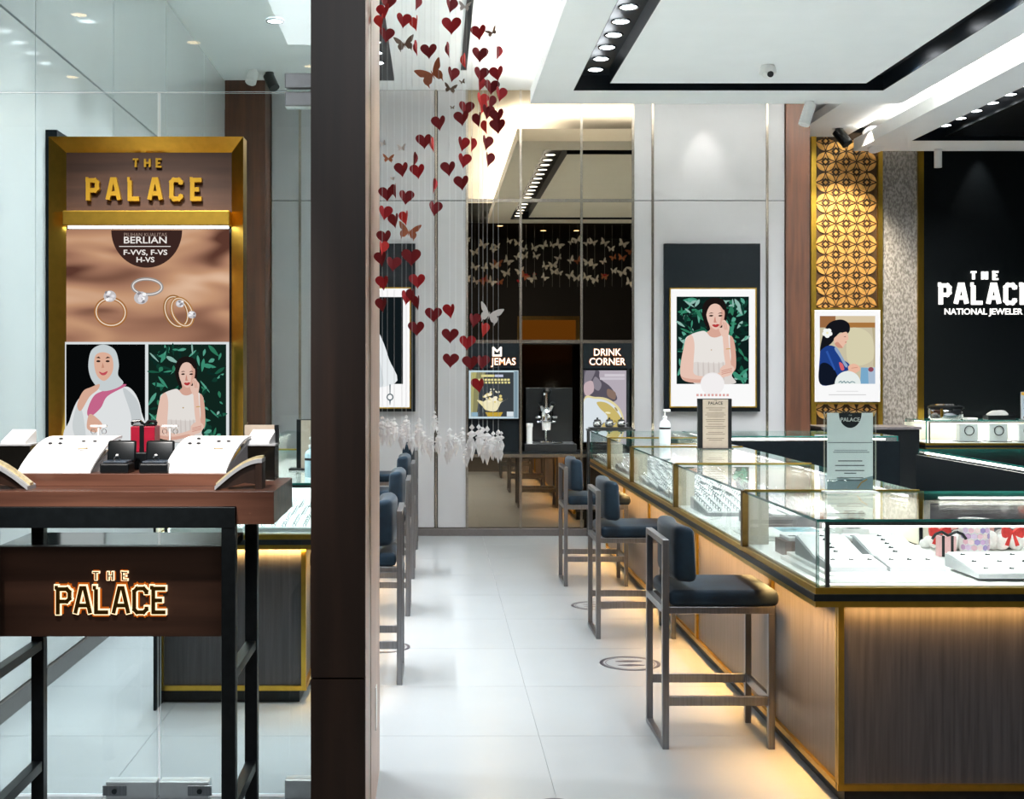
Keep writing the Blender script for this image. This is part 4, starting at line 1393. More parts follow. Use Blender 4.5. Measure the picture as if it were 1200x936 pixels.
for X, Yy, lab in ((2.13, 5.24, 'red ribbon bow behind the pink gift bag'), (2.42, 5.2, 'red ribbon bow beside the printed mug')):
    t = thing('ribbon_bow', lab, 'bow', (X, Yy, ZD + 0.06), group='red bows')
    for s_ in (-1, 1):
        MB().prism(smooth_closed([(0, 0), (s_ * 0.035, 0.024), (s_ * 0.045, 0.0), (s_ * 0.035, -0.024)], 4), lambda u, v, d: (X + u, Yy - d, ZD + 0.09 + v), 0, 0.018).build('loop', BRED, t)
        MB().prism([(0, 0), (s_ * 0.015, -0.06), (s_ * 0.03, -0.055), (s_ * 0.006, 0.003)], lambda u, v, d: (X + u, Yy - d, ZD + 0.09 + v), 0, 0.006).build('tail', BRED, t)
t = thing('gift_card', 'dark floral card standing behind the printed mug', 'card', (2.38, 5.385, ZD))
box('card', pmat('floral_grey', '#8a858c', 0.5, hex2='#5f5b63', scale=18), t, 2.15, 2.62, 5.38, 5.386, ZD, ZD + 0.19)
p = Print((0, 0, 100, 80), front(2.15, 5.379, ZD), 0.47, 0.19, lit=False)
for i in range(14):
    cx, cy = rn.uniform(8, 92), rn.uniform(6, 70)
    p.ell(cx, cy, rn.uniform(5, 13), rn.uniform(4, 9), rn.choice(('#e48a82', '#f3e9e4', '#d5d0d6', '#f0b0a6')), 12, rn.uniform(0, 3))
p.build('print', t)

# far and inner counters: a few pads
for i in range(4):
    ring_board('white ring board in the far cross counter, %s from the aisle' % ORD[i], 2.45 + 0.34 * i, 10.45, 0.3, 0.4, tilt=4)
for i in range(3):
    ring_board('white ring board in the inner navy counter, %s from the far end' % ORD[i], 3.65, 8.05 - 0.5 * i, 0.5, 0.42, tilt=2)
for i in range(5):
    t = thing('bracelet_bust', 'white bracelet stand in the wall counter, %s from the stone strip' % ORD[i], 'stand', (5.75 + 0.32 * i, 13.4, ZD), group='bracelet stands in the wall counter')
    box('column', PAD, t, 5.65 + 0.32 * i, 5.85 + 0.32 * i, 13.35, 13.45, ZD, ZD + 0.19, 0.006)
    box('foot', INK, t, 5.63 + 0.32 * i, 5.87 + 0.32 * i, 13.30, 13.5, ZD, ZD + 0.006)
    MB().torus((5.75 + 0.32 * i, 13.34, ZD + 0.12), 0.05, 0.005, 'y').build('bracelet', IRON, t)
for r_ in range(3):
    for c_, nm in ((0, 'staff'), (1, 'stool')):
        ring_board('white ring board behind the shop window, %s row, %s side' % (ORD[r_], nm), LX0 + 0.24 + 0.365 * c_, LY0 + 0.2 + 0.33 * r_, 0.345, 0.30, tilt=5, nx=7, ny=6)

# ================================================================== things standing on the counters
def pump_bottle(label, x, y, z, h, body, text_=False):
    t = thing('pump_bottle', label, 'bottle', (x, y, z))
    r_ = h * 0.165
    MB().lathe([(r_ * 0.9, 0), (r_, h * 0.03), (r_, h * 0.55), (r_ * 0.8, h * 0.64), (r_ * 0.35, h * 0.7), (r_ * 0.33, h * 0.74)], (x, y, z), 22).build('body', body, t, smooth=True)
    MB().lathe([(r_ * 1.005, h * 0.42), (r_ * 1.005, h * 0.48)], (x, y, z), 22).build('label_band', INK, t)
    MB().lathe([(r_ * 0.4, h * 0.74), (r_ * 0.4, h * 0.8), (r_ * 0.14, h * 0.81), (r_ * 0.14, h * 0.93)], (x, y, z), 14).build('collar', WHITEP, t)
    MB().box(x - r_ * 0.3, x + r_ * 0.95, y - r_ * 0.25, y + r_ * 0.25, z + h * 0.93, z + h).build('pump_head', WHITEP, t, 0.003)
    return t


pump_bottle('clear hand sanitiser pump bottle on the long glass counter', 1.655, 8.95, ZG, 0.25, pmat('sanitiser', '#e3eaec', 0.15, var=0.02))
pump_bottle('pale blue hand sanitiser pump bottle on the counter by the pillar', -0.62, 6.15, ZG, 0.2, pmat('sanitiser_blue', '#bcd9e2', 0.15, var=0.02))

t = thing('menu_stand', 'taupe service menu in a black upright stand on the long counter', 'sign stand', (1.884, 8.36, ZG))
X, Yy = 1.884, 8.36
box('back', BLACK, t, X - 0.115, X + 0.115, Yy, Yy + 0.03, ZG, ZG + 0.34, 0.003)
box('sheet', KRAFT, t, X - 0.082, X + 0.088, Yy - 0.003, Yy - 0.001, ZG + 0.006, ZG + 0.335)
box('base', BLACK, t, X - 0.115, X + 0.115, Yy - 0.05, Yy + 0.05, ZG, ZG + 0.006)
text('heading', 'PALACE', INK, t, X + 0.003, Yy - 0.0035, ZG + 0.30, 0.028, bold=0.0006)
text('heading', 'THE', INK, t, X + 0.003, Yy - 0.0035, ZG + 0.324, 0.011)
m = MB()
for i, (z, wd) in enumerate(((0.275, .13), (0.262, .09), (0.24, .12), (0.228, .14), (0.216, .11), (0.196, .13), (0.184, .12), (0.165, .1), (0.15, .14), (0.138, .12), (0.11, .1), (0.098, .13), (0.07, .12), (0.058, .09))):
    m.box(X + 0.003 - wd / 2, X + 0.003 + wd / 2, Yy - 0.0036, Yy - 0.0031, ZG + z, ZG + z + 0.004)
m.build('text_lines', pmat('taupe_ink', '#75685a', 0.7), t)

X, Yy = 1.806, 5.40
t = thing('acrylic_sign', 'clear acrylic stand with a pale notice headed by a round PALACE badge', 'sign stand', (X, Yy, ZG))
MB().pane(X - 0.112, X + 0.112, Yy - 0.008, Yy - 0.005, ZG, ZG + 0.35).build('acrylic_front', [PANE, CREAMP], t)
MB().pane(X - 0.112, X + 0.112, Yy + 0.005, Yy + 0.008, ZG, ZG + 0.35).build('acrylic_back', [PANE, CREAMP], t)
box('foot', WHITEP, t, X - 0.112, X + 0.112, Yy - 0.04, Yy + 0.04, ZG, ZG + 0.004)
p = Print((160, 600, 388, 936), front(X - 0.1, Yy - 0.001, ZG + 0.01), 0.2, 0.335, lit=False)
p.rect(160, 600, 388, 936, '#fbfdfe')
p.rect(160, 890, 388, 936, '#9fb0b6')
p.poly([(160, 905), (230, 880), (300, 895), (388, 875), (388, 936), (160, 936)], '#8fa2a8', False)
p.line([(310, 930), (330, 905), (360, 890)], 6, '#b08a4a')
p.poly(ellipse(275, 600, 57, 66, 24, 0, math.pi), '#1d2226', False)
for y_, x0_, x1_, c_ in ((728, 165, 385, '#9aa0a3'), (770, 190, 370, '#9aa0a3'), (762, 195, 360, '#b0b5b8'), (808, 215, 335, '#555b5f'), (828, 200, 345, '#555b5f'),
                         (850, 200, 345, '#555b5f'), (862, 245, 305, '#555b5f'), (882, 208, 340, '#555b5f'), (893, 215, 335, '#555b5f')):
    p.rect(x0_, y_, x1_, y_ + 4, c_)
p.build('notice', t)
text('badge_lettering', 'PALACE', PAPER, t, X, Yy - 0.0045, ZG + 0.308, 0.024, bold=0.0006)
text('badge_lettering', 'THE', PAPER, t, X, Yy - 0.0045, ZG + 0.332, 0.008)

t = thing('menu_stand', 'pale notice in a black stand on the counter beside the pillar', 'sign stand', (-0.64, 6.6, ZG))
X, Yy = -0.66, 6.6
box('back', BLACK, t, X - 0.085, X + 0.085, Yy, Yy + 0.03, ZG, ZG + 0.27, 0.003)
box('sheet', KRAFT, t, X - 0.06, X + 0.085, Yy - 0.003, Yy - 0.001, ZG + 0.006, ZG + 0.265)
box('base', BLACK, t, X - 0.12, X + 0.085, Yy - 0.05, Yy + 0.05, ZG, ZG + 0.01)

# wall counter top
X, Yy = 5.52, 13.4
t = thing('steel_cooker', 'round silver cooker with a black lid on the wall counter', 'cooker', (X, Yy, ZG))
MB().lathe([(0.15, 0), (0.175, 0.02), (0.18, 0.09), (0.175, 0.12)], (X, Yy, ZG), 28).build('body', CHROME, t, smooth=True)
MB().lathe([(0.185, 0.12), (0.185, 0.14), (0.15, 0.155)], (X, Yy, ZG), 28).build('lid', BLACK, t)
MB().lathe([(0.12, 0.155), (0.10, 0.17), (0.02, 0.175)], (X, Yy, ZG), 28).build('lid_disc', CHROME, t)
box('control_panel', BLACK, t, X - 0.0, X + 0.09, Yy - 0.19, Yy - 0.16, ZG + 0.07, ZG + 0.12, 0.01)
box('latch', GOLD, t, X - 0.12, X - 0.10, Yy - 0.172, Yy - 0.14, ZG + 0.03, ZG + 0.12, 0.004)
t = tag(box('white_plate', WHITEP, None, 5.72, 5.84, 13.33, 13.45, ZG, ZG + 0.02, 0.006), 'small white dish beside the silver cooker', 'dish')
t = thing('tissue_box', 'black tissue box with a white tissue showing', 'tissue box', (6.08, 13.4, ZG))
box('box', BLACK, t, 5.95, 6.25, 13.33, 13.47, ZG, ZG + 0.045, 0.004)
MB().prism(smooth_closed([(-0.11, 0), (-0.06, 0.045), (0.0, 0.052), (0.07, 0.05), (0.1, 0.0)], 4), lambda u, v, d: (6.08 + u, 13.42 - d, ZG + 0.045 + v), 0, 0.04).build('tissue', PAPER, t)
X, Yy = 6.42, 13.35
t = thing('leaflet_stand', 'yellow-topped leaflet in a stand at the end of the wall counter', 'sign stand', (X, Yy, ZG))
box('holder', PADSIDE, t, X - 0.11, X + 0.11, Yy, Yy + 0.01, ZG, ZG + 0.3, 0.002)
box('foot', PADSIDE, t, X - 0.11, X + 0.11, Yy - 0.04, Yy + 0.05, ZG, ZG + 0.005)
p = Print((880, 150, 1055, 395), front(X - 0.106, Yy - 0.001, ZG + 0.008), 0.212, 0.288, lit=False)
p.rect(880, 150, 1055, 395, '#b9c6cf')
p.poly([(880, 150), (1055, 150), (1055, 215), (1010, 215), (960, 190), (880, 175)], '#d9a52b', False)
p.ell(1022, 180, 14, 11, '#2a2320')
for y_ in (212, 228, 244, 295):
    p.rect(900, y_, 965, y_ + 7, '#5b6c7c')
p.poly([(905, 395), (920, 350), (980, 330), (1030, 340), (1055, 360), (1055, 395)], '#5a2a24')
for i in range(6):
    p.ell(950 + i * 16, 355 + (i % 2) * 14, 10, 9, ('#a33a2c', '#7c2d24', '#c4563a')[i % 3], 10)
p.build('leaflet', t)

# ================================================================== small ceiling devices
def dome_camera(label, x, y, z, dark=False):
    t = thing('dome_camera', label, 'camera', (x, y, z))
    MB().lathe([(0.05, 0.0), (0.062, -0.03), (0.066, -0.055), (0.066, -0.062)][::-1], (x, y, z), 20).build('housing', WHITEP, t)
    MB().ell((x, y - 0.012, z - 0.062), 0.048, 0.048, 0.045).build('eyeball', WHITEP, t, smooth=True)
    MB().cyl((x + 0.005, y - 0.04, z - 0.075), (x + 0.007, y - 0.062, z - 0.083), 0.024).build('lens', INK, t)
    return t


dome_camera('white dome camera under the main ceiling panel', 2.60, 9.7, ZP)


def can_spot(label, x, y, z, tiltx, tilty, mat, L=0.16, r_=0.045):
    t = thing('spotlight', label, 'spotlight', (x, y, z))
    MB().lathe([(0.04, -0.012), (0.04, 0.0)], (x, y, z), 16).build('mount', mat, t)
    MB().cyl((x, y, z - 0.012), (x, y, z - 0.05), 0.009).build('stem', mat, t)
    d = Vector((math.sin(tiltx), -math.sin(tilty), -1)).normalized()
    c = Vector((x, y, z - 0.05))
    MB().cyl(c - d * 0.03, c + d * L, r_, r_, 18).build('can', mat, t)
    return t


can_spot('white can spotlight at the edge of the main ceiling panel by the walnut board', 3.32, 11.0, ZP, -0.35, 0.1, WHITEP, 0.17, 0.05)
can_spot('white can spotlight in front of the black sign wall', 5.42, 13.36, ZP, 0, 0, WHITEP, 0.15, 0.04)
can_spot('white tilted spotlight over the gold lattice', 4.68, 13.3, 4.2, 0.15, 0.5, WHITEP, 0.2, 0.09)
can_spot('black tilted spotlight over the gold lattice', 4.33, 13.3, 4.2, 0.6, 0.5, BLACK, 0.16, 0.06)
t = can_spot('black camera bracket under the ceiling behind the shop window', -1.52, 11.3, ZC, 0.5, 0.4, BLACK, 0.12, 0.05)
can_spot('pale camera under the ceiling beside the black bracket', -1.66, 11.2, ZC, -0.2, 0.5, WHITEP, 0.08, 0.05)

# ================================================================== entrance podium
PX0, PX1 = -1.40, -0.49
t = thing('entrance_podium', 'walnut-topped podium on dark steel legs with a lit PALACE name panel', 'podium', (-0.97, 3.98, 0))
pod = t
ZT = 1.235
box('top', PODWOOD, t, PX0 - 0.08, PX1, 3.74, 4.22, ZT - 0.1, ZT, 0.002)
box('riser', PODWOOD, t, -1.34, -0.655, 3.90, 4.20, ZT, ZT + 0.04, 0.002)
for x0 in (-1.365, -0.645):
    for y0 in (3.715, 4.17):
        box('leg', IRON, t, x0, x0 + 0.042, y0, y0 + 0.042, 0.0, ZT - 0.1 if y0 > 4 else ZT - 0.045, 0.002)
    for z0 in (0.25,):
        box('side_rail', IRON, t, x0 + 0.004, x0 + 0.038, 3.757, 4.17, z0, z0 + 0.035, 0.002)
    box('side_rail', IRON, t, x0 + 0.004, x0 + 0.038, 3.757, 4.17, 0.66, 0.69, 0.002)
box('front_rail', IRON, t, -1.365, -0.603, 3.712, 3.738, ZT - 0.108, ZT - 0.045, 0.002)
pn = box('name_panel', PANELWOOD, t, -1.36, -0.648, 3.83, 3.87, 0.777, 1.055)
box('shelf', pmat('gloss_black_shelf', '#20282a', 0.1, var=0.05), t, -1.36, -0.648, 3.87, 4.168, 1.03, 1.055)
GLOWO = emat('halo_cream', '#ffdcae', 1.0)
GLOWB = emat('painted_halo_orange', '#d8691a', 0.42)  # orange light spill around the letters, painted as a glowing shape
FACEG = pmat('dark_gold_face', '#6a4d18', 0.3, metal=0.9, var=0.1)
k = 3.83 / F
letters('PALACE', t, (66 - VX) * k, 3.829, EYE - (719 - VY) * k, 33 * k, 22.3 * k, FACEG, 0.014, 0.14, GLOWO, 0.08, 0.009, 0.98, painted_halo=GLOWB)
letters('THE', t, (109 - VX) * k, 3.829, EYE - (679.5 - VY) * k, 10.5 * k, 17.0 * k, FACEG, 0.010, 0.12, GLOWO, 0.14, 0.007, 1.25, painted_halo=GLOWB)

# gold framed sign standing on the podium
YF = 4.24
kk = YF / F
fx0, fx1 = (57 - VX) * kk, (285 - VX) * kk
fz0, fz1 = ZT + 0.042, EYE - (160 - VY) * kk
t = thing('framed_sign', 'gold-framed sign with a jewellery poster standing on the podium', 'sign', ((fx0 + fx1) / 2, YF, ZT))
fw = 0.047
iy = YF + 0.05
# mitred, inward sloping frame
def frame_bar(q):
    m = MB()
    m.add(q, [(0, 1, 2, 3)])
    return m
ox0, ox1, oz0, oz1 = fx0, fx1, fz0, fz1
ix0, ix1, iz0, iz1 = fx0 + fw, fx1 - fw, fz0 + 0.03, fz1 - fw
def bar(pts_o, pts_i):
    m = MB()
    o_f = [(x, YF, z) for x, z in pts_o]
    i_f = [(x, iy - 0.005, z) for x, z in pts_i]
    o_b = [(x, iy + 0.03, z) for x, z in pts_o]
    i_b = [(x, iy + 0.03, z) for x, z in pts_i]
    m.add([o_f[0], o_f[1], i_f[1], i_f[0], o_b[0], o_b[1], i_b[1], i_b[0]],
          [(0, 1, 2, 3), (4, 7, 6, 5), (0, 4, 5, 1), (3, 2, 6, 7), (0, 3, 7, 4), (1, 5, 6, 2)])
    return m
bar([(ox0, oz1), (ox1, oz1)], [(ix0, iz1), (ix1, iz1)]).build('frame_bar', GOLDP, t)
bar([(ox0, oz0), (ox0, oz1)], [(ix0, iz0), (ix0, iz1)]).build('frame_bar', GOLDP, t)
bar([(ox1, oz1), (ox1, oz0)], [(ix1, iz1), (ix1, iz0)]).build('frame_bar', GOLDP, t)
bar([(ox1, oz0), (ox0, oz0)], [(ix1, iz0), (ix0, iz0)]).build('frame_bar', GOLDP, t)
box('back', BLACK, t, ox0 + 0.004, ox1 - 0.004, iy + 0.03, iy + 0.05, oz0 + 0.004, oz1 - 0.004)
kf = iy / F
zA, zB = EYE - (250 - VY) * kf, EYE - (268 - VY) * kf
box('wood_header', SIGNWOOD, t, ix0, ix1, iy - 0.004, iy + 0.02, zA, iz1)
box('gold_bar', GOLDP, t, ix0, ix1, iy - 0.05, iy + 0.02, zB + 0.006, zA + 0.004, 0.003)
box('light_strip', emat('strip_white', '#f4fbff', 3.0), t, ix0 + 0.01, ix1 - 0.01, iy - 0.02, iy - 0.005, zB, zB + 0.006)
LG = pmat('letter_gold', '#d9aa33', 0.3, metal=0.45, var=0.05)
letters('PALACE', t, (103 - VX) * kf, iy - 0.006, EYE - (236 - VY) * kf, 26 * kf, 24.3 * kf, LG, 0.02, 0.2, None, stretch=0.95)
letters('THE', t, (156.5 - VX) * kf, iy - 0.006, EYE - (197 - VY) * kf, 10.5 * kf, 13.6 * kf, LG, 0.012, 0.2, None, stretch=1.2)
# poster print: rings on satin and two portraits (drawn in the crop's own pixel units)
pz1, pz0 = zB - 0.002, iz0
def inv(py):
    return (py - 250) * 3.227
rect = ((76 - 0) * 3.227, inv(268), (269) * 3.227, inv(VY + (EYE - pz0) / kf))
p = Print(rect, front((76 - VX) * kf, iy - 0.004, pz0), (269 - 76) * kf, pz1 - pz0, 0.5)  # emissive colours stand in for light from the strip above
p.idx['satin'] = len(p.mats)
sat = bpy.data.materials.new('satin_print')
sat.use_nodes = True
nt = sat.node_tree
nt.nodes.remove(nt.nodes['Principled BSDF'])
tc = nt.nodes.new('ShaderNodeTexCoord')
mp = nt.nodes.new('ShaderNodeMapping')
mp.inputs['Rotation'].default_value = (0, R(24), 0)
mp.inputs['Scale'].default_value = (1.6, 1.0, 6.0)
wv = nt.nodes.new('ShaderNodeTexNoise')
wv.inputs['Scale'].default_value = 1.5
wv.inputs['Detail'].default_value = 0.6
wv.inputs['Distortion'].default_value = 1.1
cr_ = nt.nodes.new('ShaderNodeValToRGB')
el = cr_.color_ramp.elements
el[0].position, el[0].color = 0.30, lin('#5d3a2f')
el[1].position, el[1].color = 0.70, lin('#e6c0a2')
e1 = el.new(0.42)
e1.color = lin('#a87a62')
e2 = el.new(0.55)
e2.color = lin('#c99a78')
em = nt.nodes.new('ShaderNodeEmission')
em.inputs['Strength'].default_value = 0.5
nt.links.new(tc.outputs['Object'], mp.inputs['Vector'])
nt.links.new(mp.outputs['Vector'], wv.inputs['Vector'])
nt.links.new(wv.outputs['Fac'], cr_.inputs['Fac'])
nt.links.new(cr_.outputs['Color'], em.inputs['Color'])
nt.links.new(em.outputs[0], nt.nodes['Material Output'].inputs[0])
p.mats.append(sat)
p.rect(rect[0], rect[1], rect[2], 485, 'satin')
p.poly(ellipse(556, 62, 134, 142, 36, 0, math.pi), '#3b2723', False)
def ringpoly(cx, cy, rx, ry, th, c, rot=0.0, hi='#f3ddc6'):
    def band(a_, b_, c_):
        n_ = 32
        o_ = ellipse(cx, cy, rx - a_, ry - a_, n_, rot=rot)
        i_ = ellipse(cx, cy, rx - b_, ry - b_, n_, rot=rot)
        p.layer += 1
        for q_ in range(n_):
            r2 = (q_ + 1) % n_
            p.mb.flat([p.map(v_) for v_ in (o_[q_], o_[r2], i_[r2], i_[q_])], p.fn, 0.0006 * (1 + p.layer * 0.12), p.mi(c_))
    band(0, th, c)
    band(th * 0.4, th * 0.7, hi)
ringpoly(420, 372, 63, 58, 14, '#a86f3c', 0.2)
ringpoly(558, 276, 62, 36, 13, '#9c9590', 0.05, '#efeceb')
ringpoly(668, 370, 47, 66, 13, '#9a6a3a', -0.4)
ringpoly(690, 372, 42, 62, 12, '#b07c45', -0.45)
rn = random.Random(3)
def gem(cx, cy, r_):
    p.ell(cx, cy, r_, r_ * 0.9, '#c9c6c8', 14)
    for i in range(9):
        p.ell(cx + rn.uniform(-.6, .6) * r_, cy + rn.uniform(-.6, .6) * r_, r_ * .3, r_ * .25, rn.choice(('#ffffff', '#8f8b90', '#e9e6ea')), 7)
gem(417, 312, 24)
gem(535, 318, 27)
gem(682, 340, 16)
gem(727, 382, 16)
# lower portraits
p.rect(rect[0], 485, rect[2], rect[3], '#dfe5e6')
p.rect(253, 494, 551, 866, '#07090a')
p.rect(563, 494, 857, 866, '#11261f')
leaves(p, 150, 580, 508, 842, 850, 9)
# woman with a pale headscarf
p.poly([(258, 864), (270, 780), (300, 705), (345, 668), (400, 655), (450, 660), (490, 655), (522, 690), (540, 750), (549, 864)], '#e4e7e8')
p.poly([(470, 660), (520, 700), (538, 760), (546, 860), (510, 860), (500, 760)], '#c9cfd1')
p.poly([(300, 720), (320, 760), (330, 860), (300, 860), (280, 800)], '#cfd5d6')
p.poly([(336, 745), (360, 690), (400, 668), (470, 645), (478, 653), (412, 690), (386, 735), (346, 768)], '#c9698d')
p.poly([(340, 570), (350, 520), (380, 498), (412, 498), (443, 520), (455, 570), (452, 610), (472, 640), (440, 662), (390, 670), (362, 642), (346, 612)], '#cbd3d5')
p.poly([(362, 570), (368, 535), (395, 524), (424, 535), (434, 565), (430, 600), (411, 626), (393, 631), (372, 611)], '#e2b39c')
p.poly([(368, 545), (380, 540), (386, 548)], '#3a2620', False)
p.poly([(404, 548), (412, 540), (424, 545)], '#3a2620', False)
p.ell(378, 558, 8, 4, '#2a1a17', 10)
p.ell(413, 558, 8, 4, '#2a1a17', 10)
p.poly([(394, 562), (400, 582), (390, 584)], '#c78f78', False)
p.poly([(380, 597), (395, 602), (413, 595), (405, 609), (390, 610)], '#c4505a', True, 3)
p.poly([(298, 722), (320, 672), (350, 656), (382, 644), (376, 665), (345, 692), (312, 745)], '#dcae98')
p.poly([(334, 800), (344, 758), (370, 770), (394, 800), (370, 826), (342, 818)], '#dcae98')
# woman in the white dress
lady_in_white(p, lambda x, y: (563 + (x - 208) * 0.70 + 20, 540 + (y - 318) * 0.78))
p.build('print', t)
WH = emat('print_text_white', '#f2ece6', 0.52)
for s_, py, sz, wd, b_ in (('PILIHAN KUALITAS', 277.5, 6, 50, 0.0), ('BERLIAN', 285.5, 11, 50, 0.0004), ('F-VVS, F-VS', 299, 8.5, 51, 0.0005), ('H-VS', 307.5, 8.5, 21, 0.0005)):
    text('lettering', s_, emat('print_text_tan', '#a08a7e', 0.5) if sz == 6 else WH, t, (171.5 - VX) * kf, iy - 0.0155, EYE - (py - VY) * kf, sz * kf, bold=b_, width=wd * kf)
box('rule', WH, t, (141 - VX) * kf, (201 - VX) * kf, iy - 0.016, iy - 0.015, EYE - (289.6 - VY) * kf, EYE - (288.8 - VY) * kf)

# pieces displayed on the podium
ZR = ZT + 0.04
def curved_board(label, x0, x1, y0, y1, z, skew):
    t = thing('jewellery_board', label, 'display board', ((x0 + x1) / 2, y0, z), group='white boards on the podium')
    n = 10
    pts = [(y0 + (y1 - y0) * i / n, 0.008 + 0.10 * math.sin(math.pi / 2 * i / n) ** 0.9) for i in range(n + 1)]
    m = MB()
    for (ya, za), (yb, zb) in zip(pts, pts[1:]):
        sa, sb = skew * (ya - y0), skew * (yb - y0)
        m.add([(x0 + sa, ya, z + za), (x1 + sa, ya, z + za), (x1 + sb, yb, z + zb), (x0 + sb, yb, z + zb),
               (x0 + sa, ya, z + za - 0.008), (x1 + sa, ya, z + za - 0.008), (x1 + sb, yb, z + zb - 0.008), (x0 + sb, yb, z + zb - 0.008)],
              [(0, 1, 2, 3), (7, 6, 5, 4), (1, 5, 6, 2), (0, 3, 7, 4), (0, 4, 5, 1), (3, 2, 6, 7)])
    m.build('sheet', PAD, t)
    m = MB()
    m.add([(x1 - 0.012 + skew * 0, y0 + 0.01, z), (x1 - 0.012 + skew * (y1 - y0), y1, z), (x1 - 0.012 + skew * (y1 - y0), y1, z + 0.095),
           (x1 - 0.004 + skew * 0, y0 + 0.01, z), (x1 - 0.004 + skew * (y1 - y0), y1, z), (x1 - 0.004 + skew * (y1 - y0), y1, z + 0.095)],
          [(0, 1, 2), (5, 4, 3), (0, 3, 4, 1), (1, 4, 5, 2), (0, 2, 5, 3)])
    m.build('side_support', PADSIDE, t)
    def P_(u, v):
        yy = y0 + (y1 - y0) * v
        i = v
        return (x0 + (x1 - x0) * u + skew * (yy - y0), yy, z + 0.0095 + 0.10 * math.sin(math.pi / 2 * i) ** 0.9)
    for u, v in ((0.18, 0.55), (0.32, 0.55), (0.25, 0.72), (0.62, 0.62), (0.78, 0.62)):
        c = P_(u, v)
        MB().ell(c, 0.007, 0.006, 0.004, 8, 5).build('jewel', INK if u < 0.5 else STEEL, t)
    c = P_(0.7, 0.42)
    MB().torus(c, 0.014, 0.0015, 'z', 16, 5).build('jewel', GOLD, t)
    return t
curved_board('white curved jewellery board on the podium below the headscarf portrait', -1.325, -1.095, 3.92, 4.12, ZR, 0.25)
curved_board('white curved jewellery board on the podium behind the bracelet ramp', -0.865, -0.665, 3.92, 4.12, ZR, 0.25)

def ring_box(label, x, y, z):
    t = thing('ring_box', label, 'ring box', (x, y, z), group='open ring boxes')
    b_ = 0.046
    box('base', BLACK, t, x - b_, x + b_, y - 0.04, y + 0.045, z, z + 0.032, 0.006)
    box('cushion', pmat('blue_satin', '#47586a', 0.4, hex2='#25303b', scale=30), t, x - b_ + 0.008, x + b_ - 0.008, y - 0.032, y + 0.038, z + 0.032, z + 0.038, 0.003)
    MB().add([(x - b_, y + 0.045, z + 0.03), (x + b_, y + 0.045, z + 0.03), (x + b_, y + 0.06, z + 0.098), (x - b_, y + 0.06, z + 0.098),
              (x - b_, y + 0.062, z + 0.03), (x + b_, y + 0.062, z + 0.03), (x + b_, y + 0.08, z + 0.098), (x - b_, y + 0.08, z + 0.098)],
             [(0, 1, 2, 3), (7, 6, 5, 4), (0, 4, 5, 1), (3, 2, 6, 7), (1, 5, 6, 2), (0, 3, 7, 4)]).build('lid', BLACK, t, 0.008, seg=3)
    MB().torus((x, y, z + 0.044), 0.009, 0.0016, 'y', 14, 5).build('ring', CHROME, t)
    MB().ell((x, y, z + 0.055), 0.005, 0.005, 0.004, 8, 5).build('stone', PAD, t)
ring_box('open black ring box nearer the headscarf portrait', -1.017, 3.945, ZR)
ring_box('open black ring box in front of the red gift box', -0.893, 3.945, ZR)
t = thing('gift_box', 'crimson gift box tied with black ribbon on a black block', 'gift box', (-0.97, 4.13, ZR))
box('plinth', BLACK, t, -1.01, -0.90, 4.07, 4.19, ZR, ZR + 0.055, 0.003)
gx0, gx1, gz = -1.01, -0.93, ZR + 0.055
box('box', REDBOX, t, gx0, gx1, 4.09, 4.17, gz, gz + 0.085, 0.002)
box('ribbon', BLACK, t, gx0 + 0.03, gx0 + 0.045, 4.088, 4.172, gz, gz + 0.087)
for s_ in (-1, 1):
    MB().tube([(gx0 + 0.038, 4.13, gz + 0.087), (gx0 + 0.038 + s_ * 0.015, 4.125, gz + 0.102), (gx0 + 0.038 + s_ * 0.04, 4.12, gz + 0.1), (gx0 + 0.038 + s_ * 0.038, 4.12, gz + 0.088), (gx0 + 0.038, 4.13, gz + 0.087)], 0.005).build('bow_loop', BLACK, t)
for X, lab in ((-1.135, 'white earring stand in front of the headscarf portrait'), (-0.895, 'white earring stand in front of the white dress portrait')):
    t = thing('earring_stand', lab, 'stand', (X, 4.17, ZR), group='earring stands')
    box('base', WHITEP, t, X - 0.03, X + 0.03, 4.14, 4.19, ZR, ZR + 0.06, 0.002)
    box('stem', WHITEP, t, X - 0.003, X + 0.003, 4.16, 4.166, ZR + 0.06, ZR + 0.135)
    box('bar', WHITEP, t, X - 0.027, X + 0.027, 4.157, 4.169, ZR + 0.135, ZR + 0.142)
    for s_ in (-1, 1):
        MB().torus((X + s_ * 0.018, 4.163, ZR + 0.12), 0.008, 0.001, 'y', 12, 4).build('earring', CHROME, t)
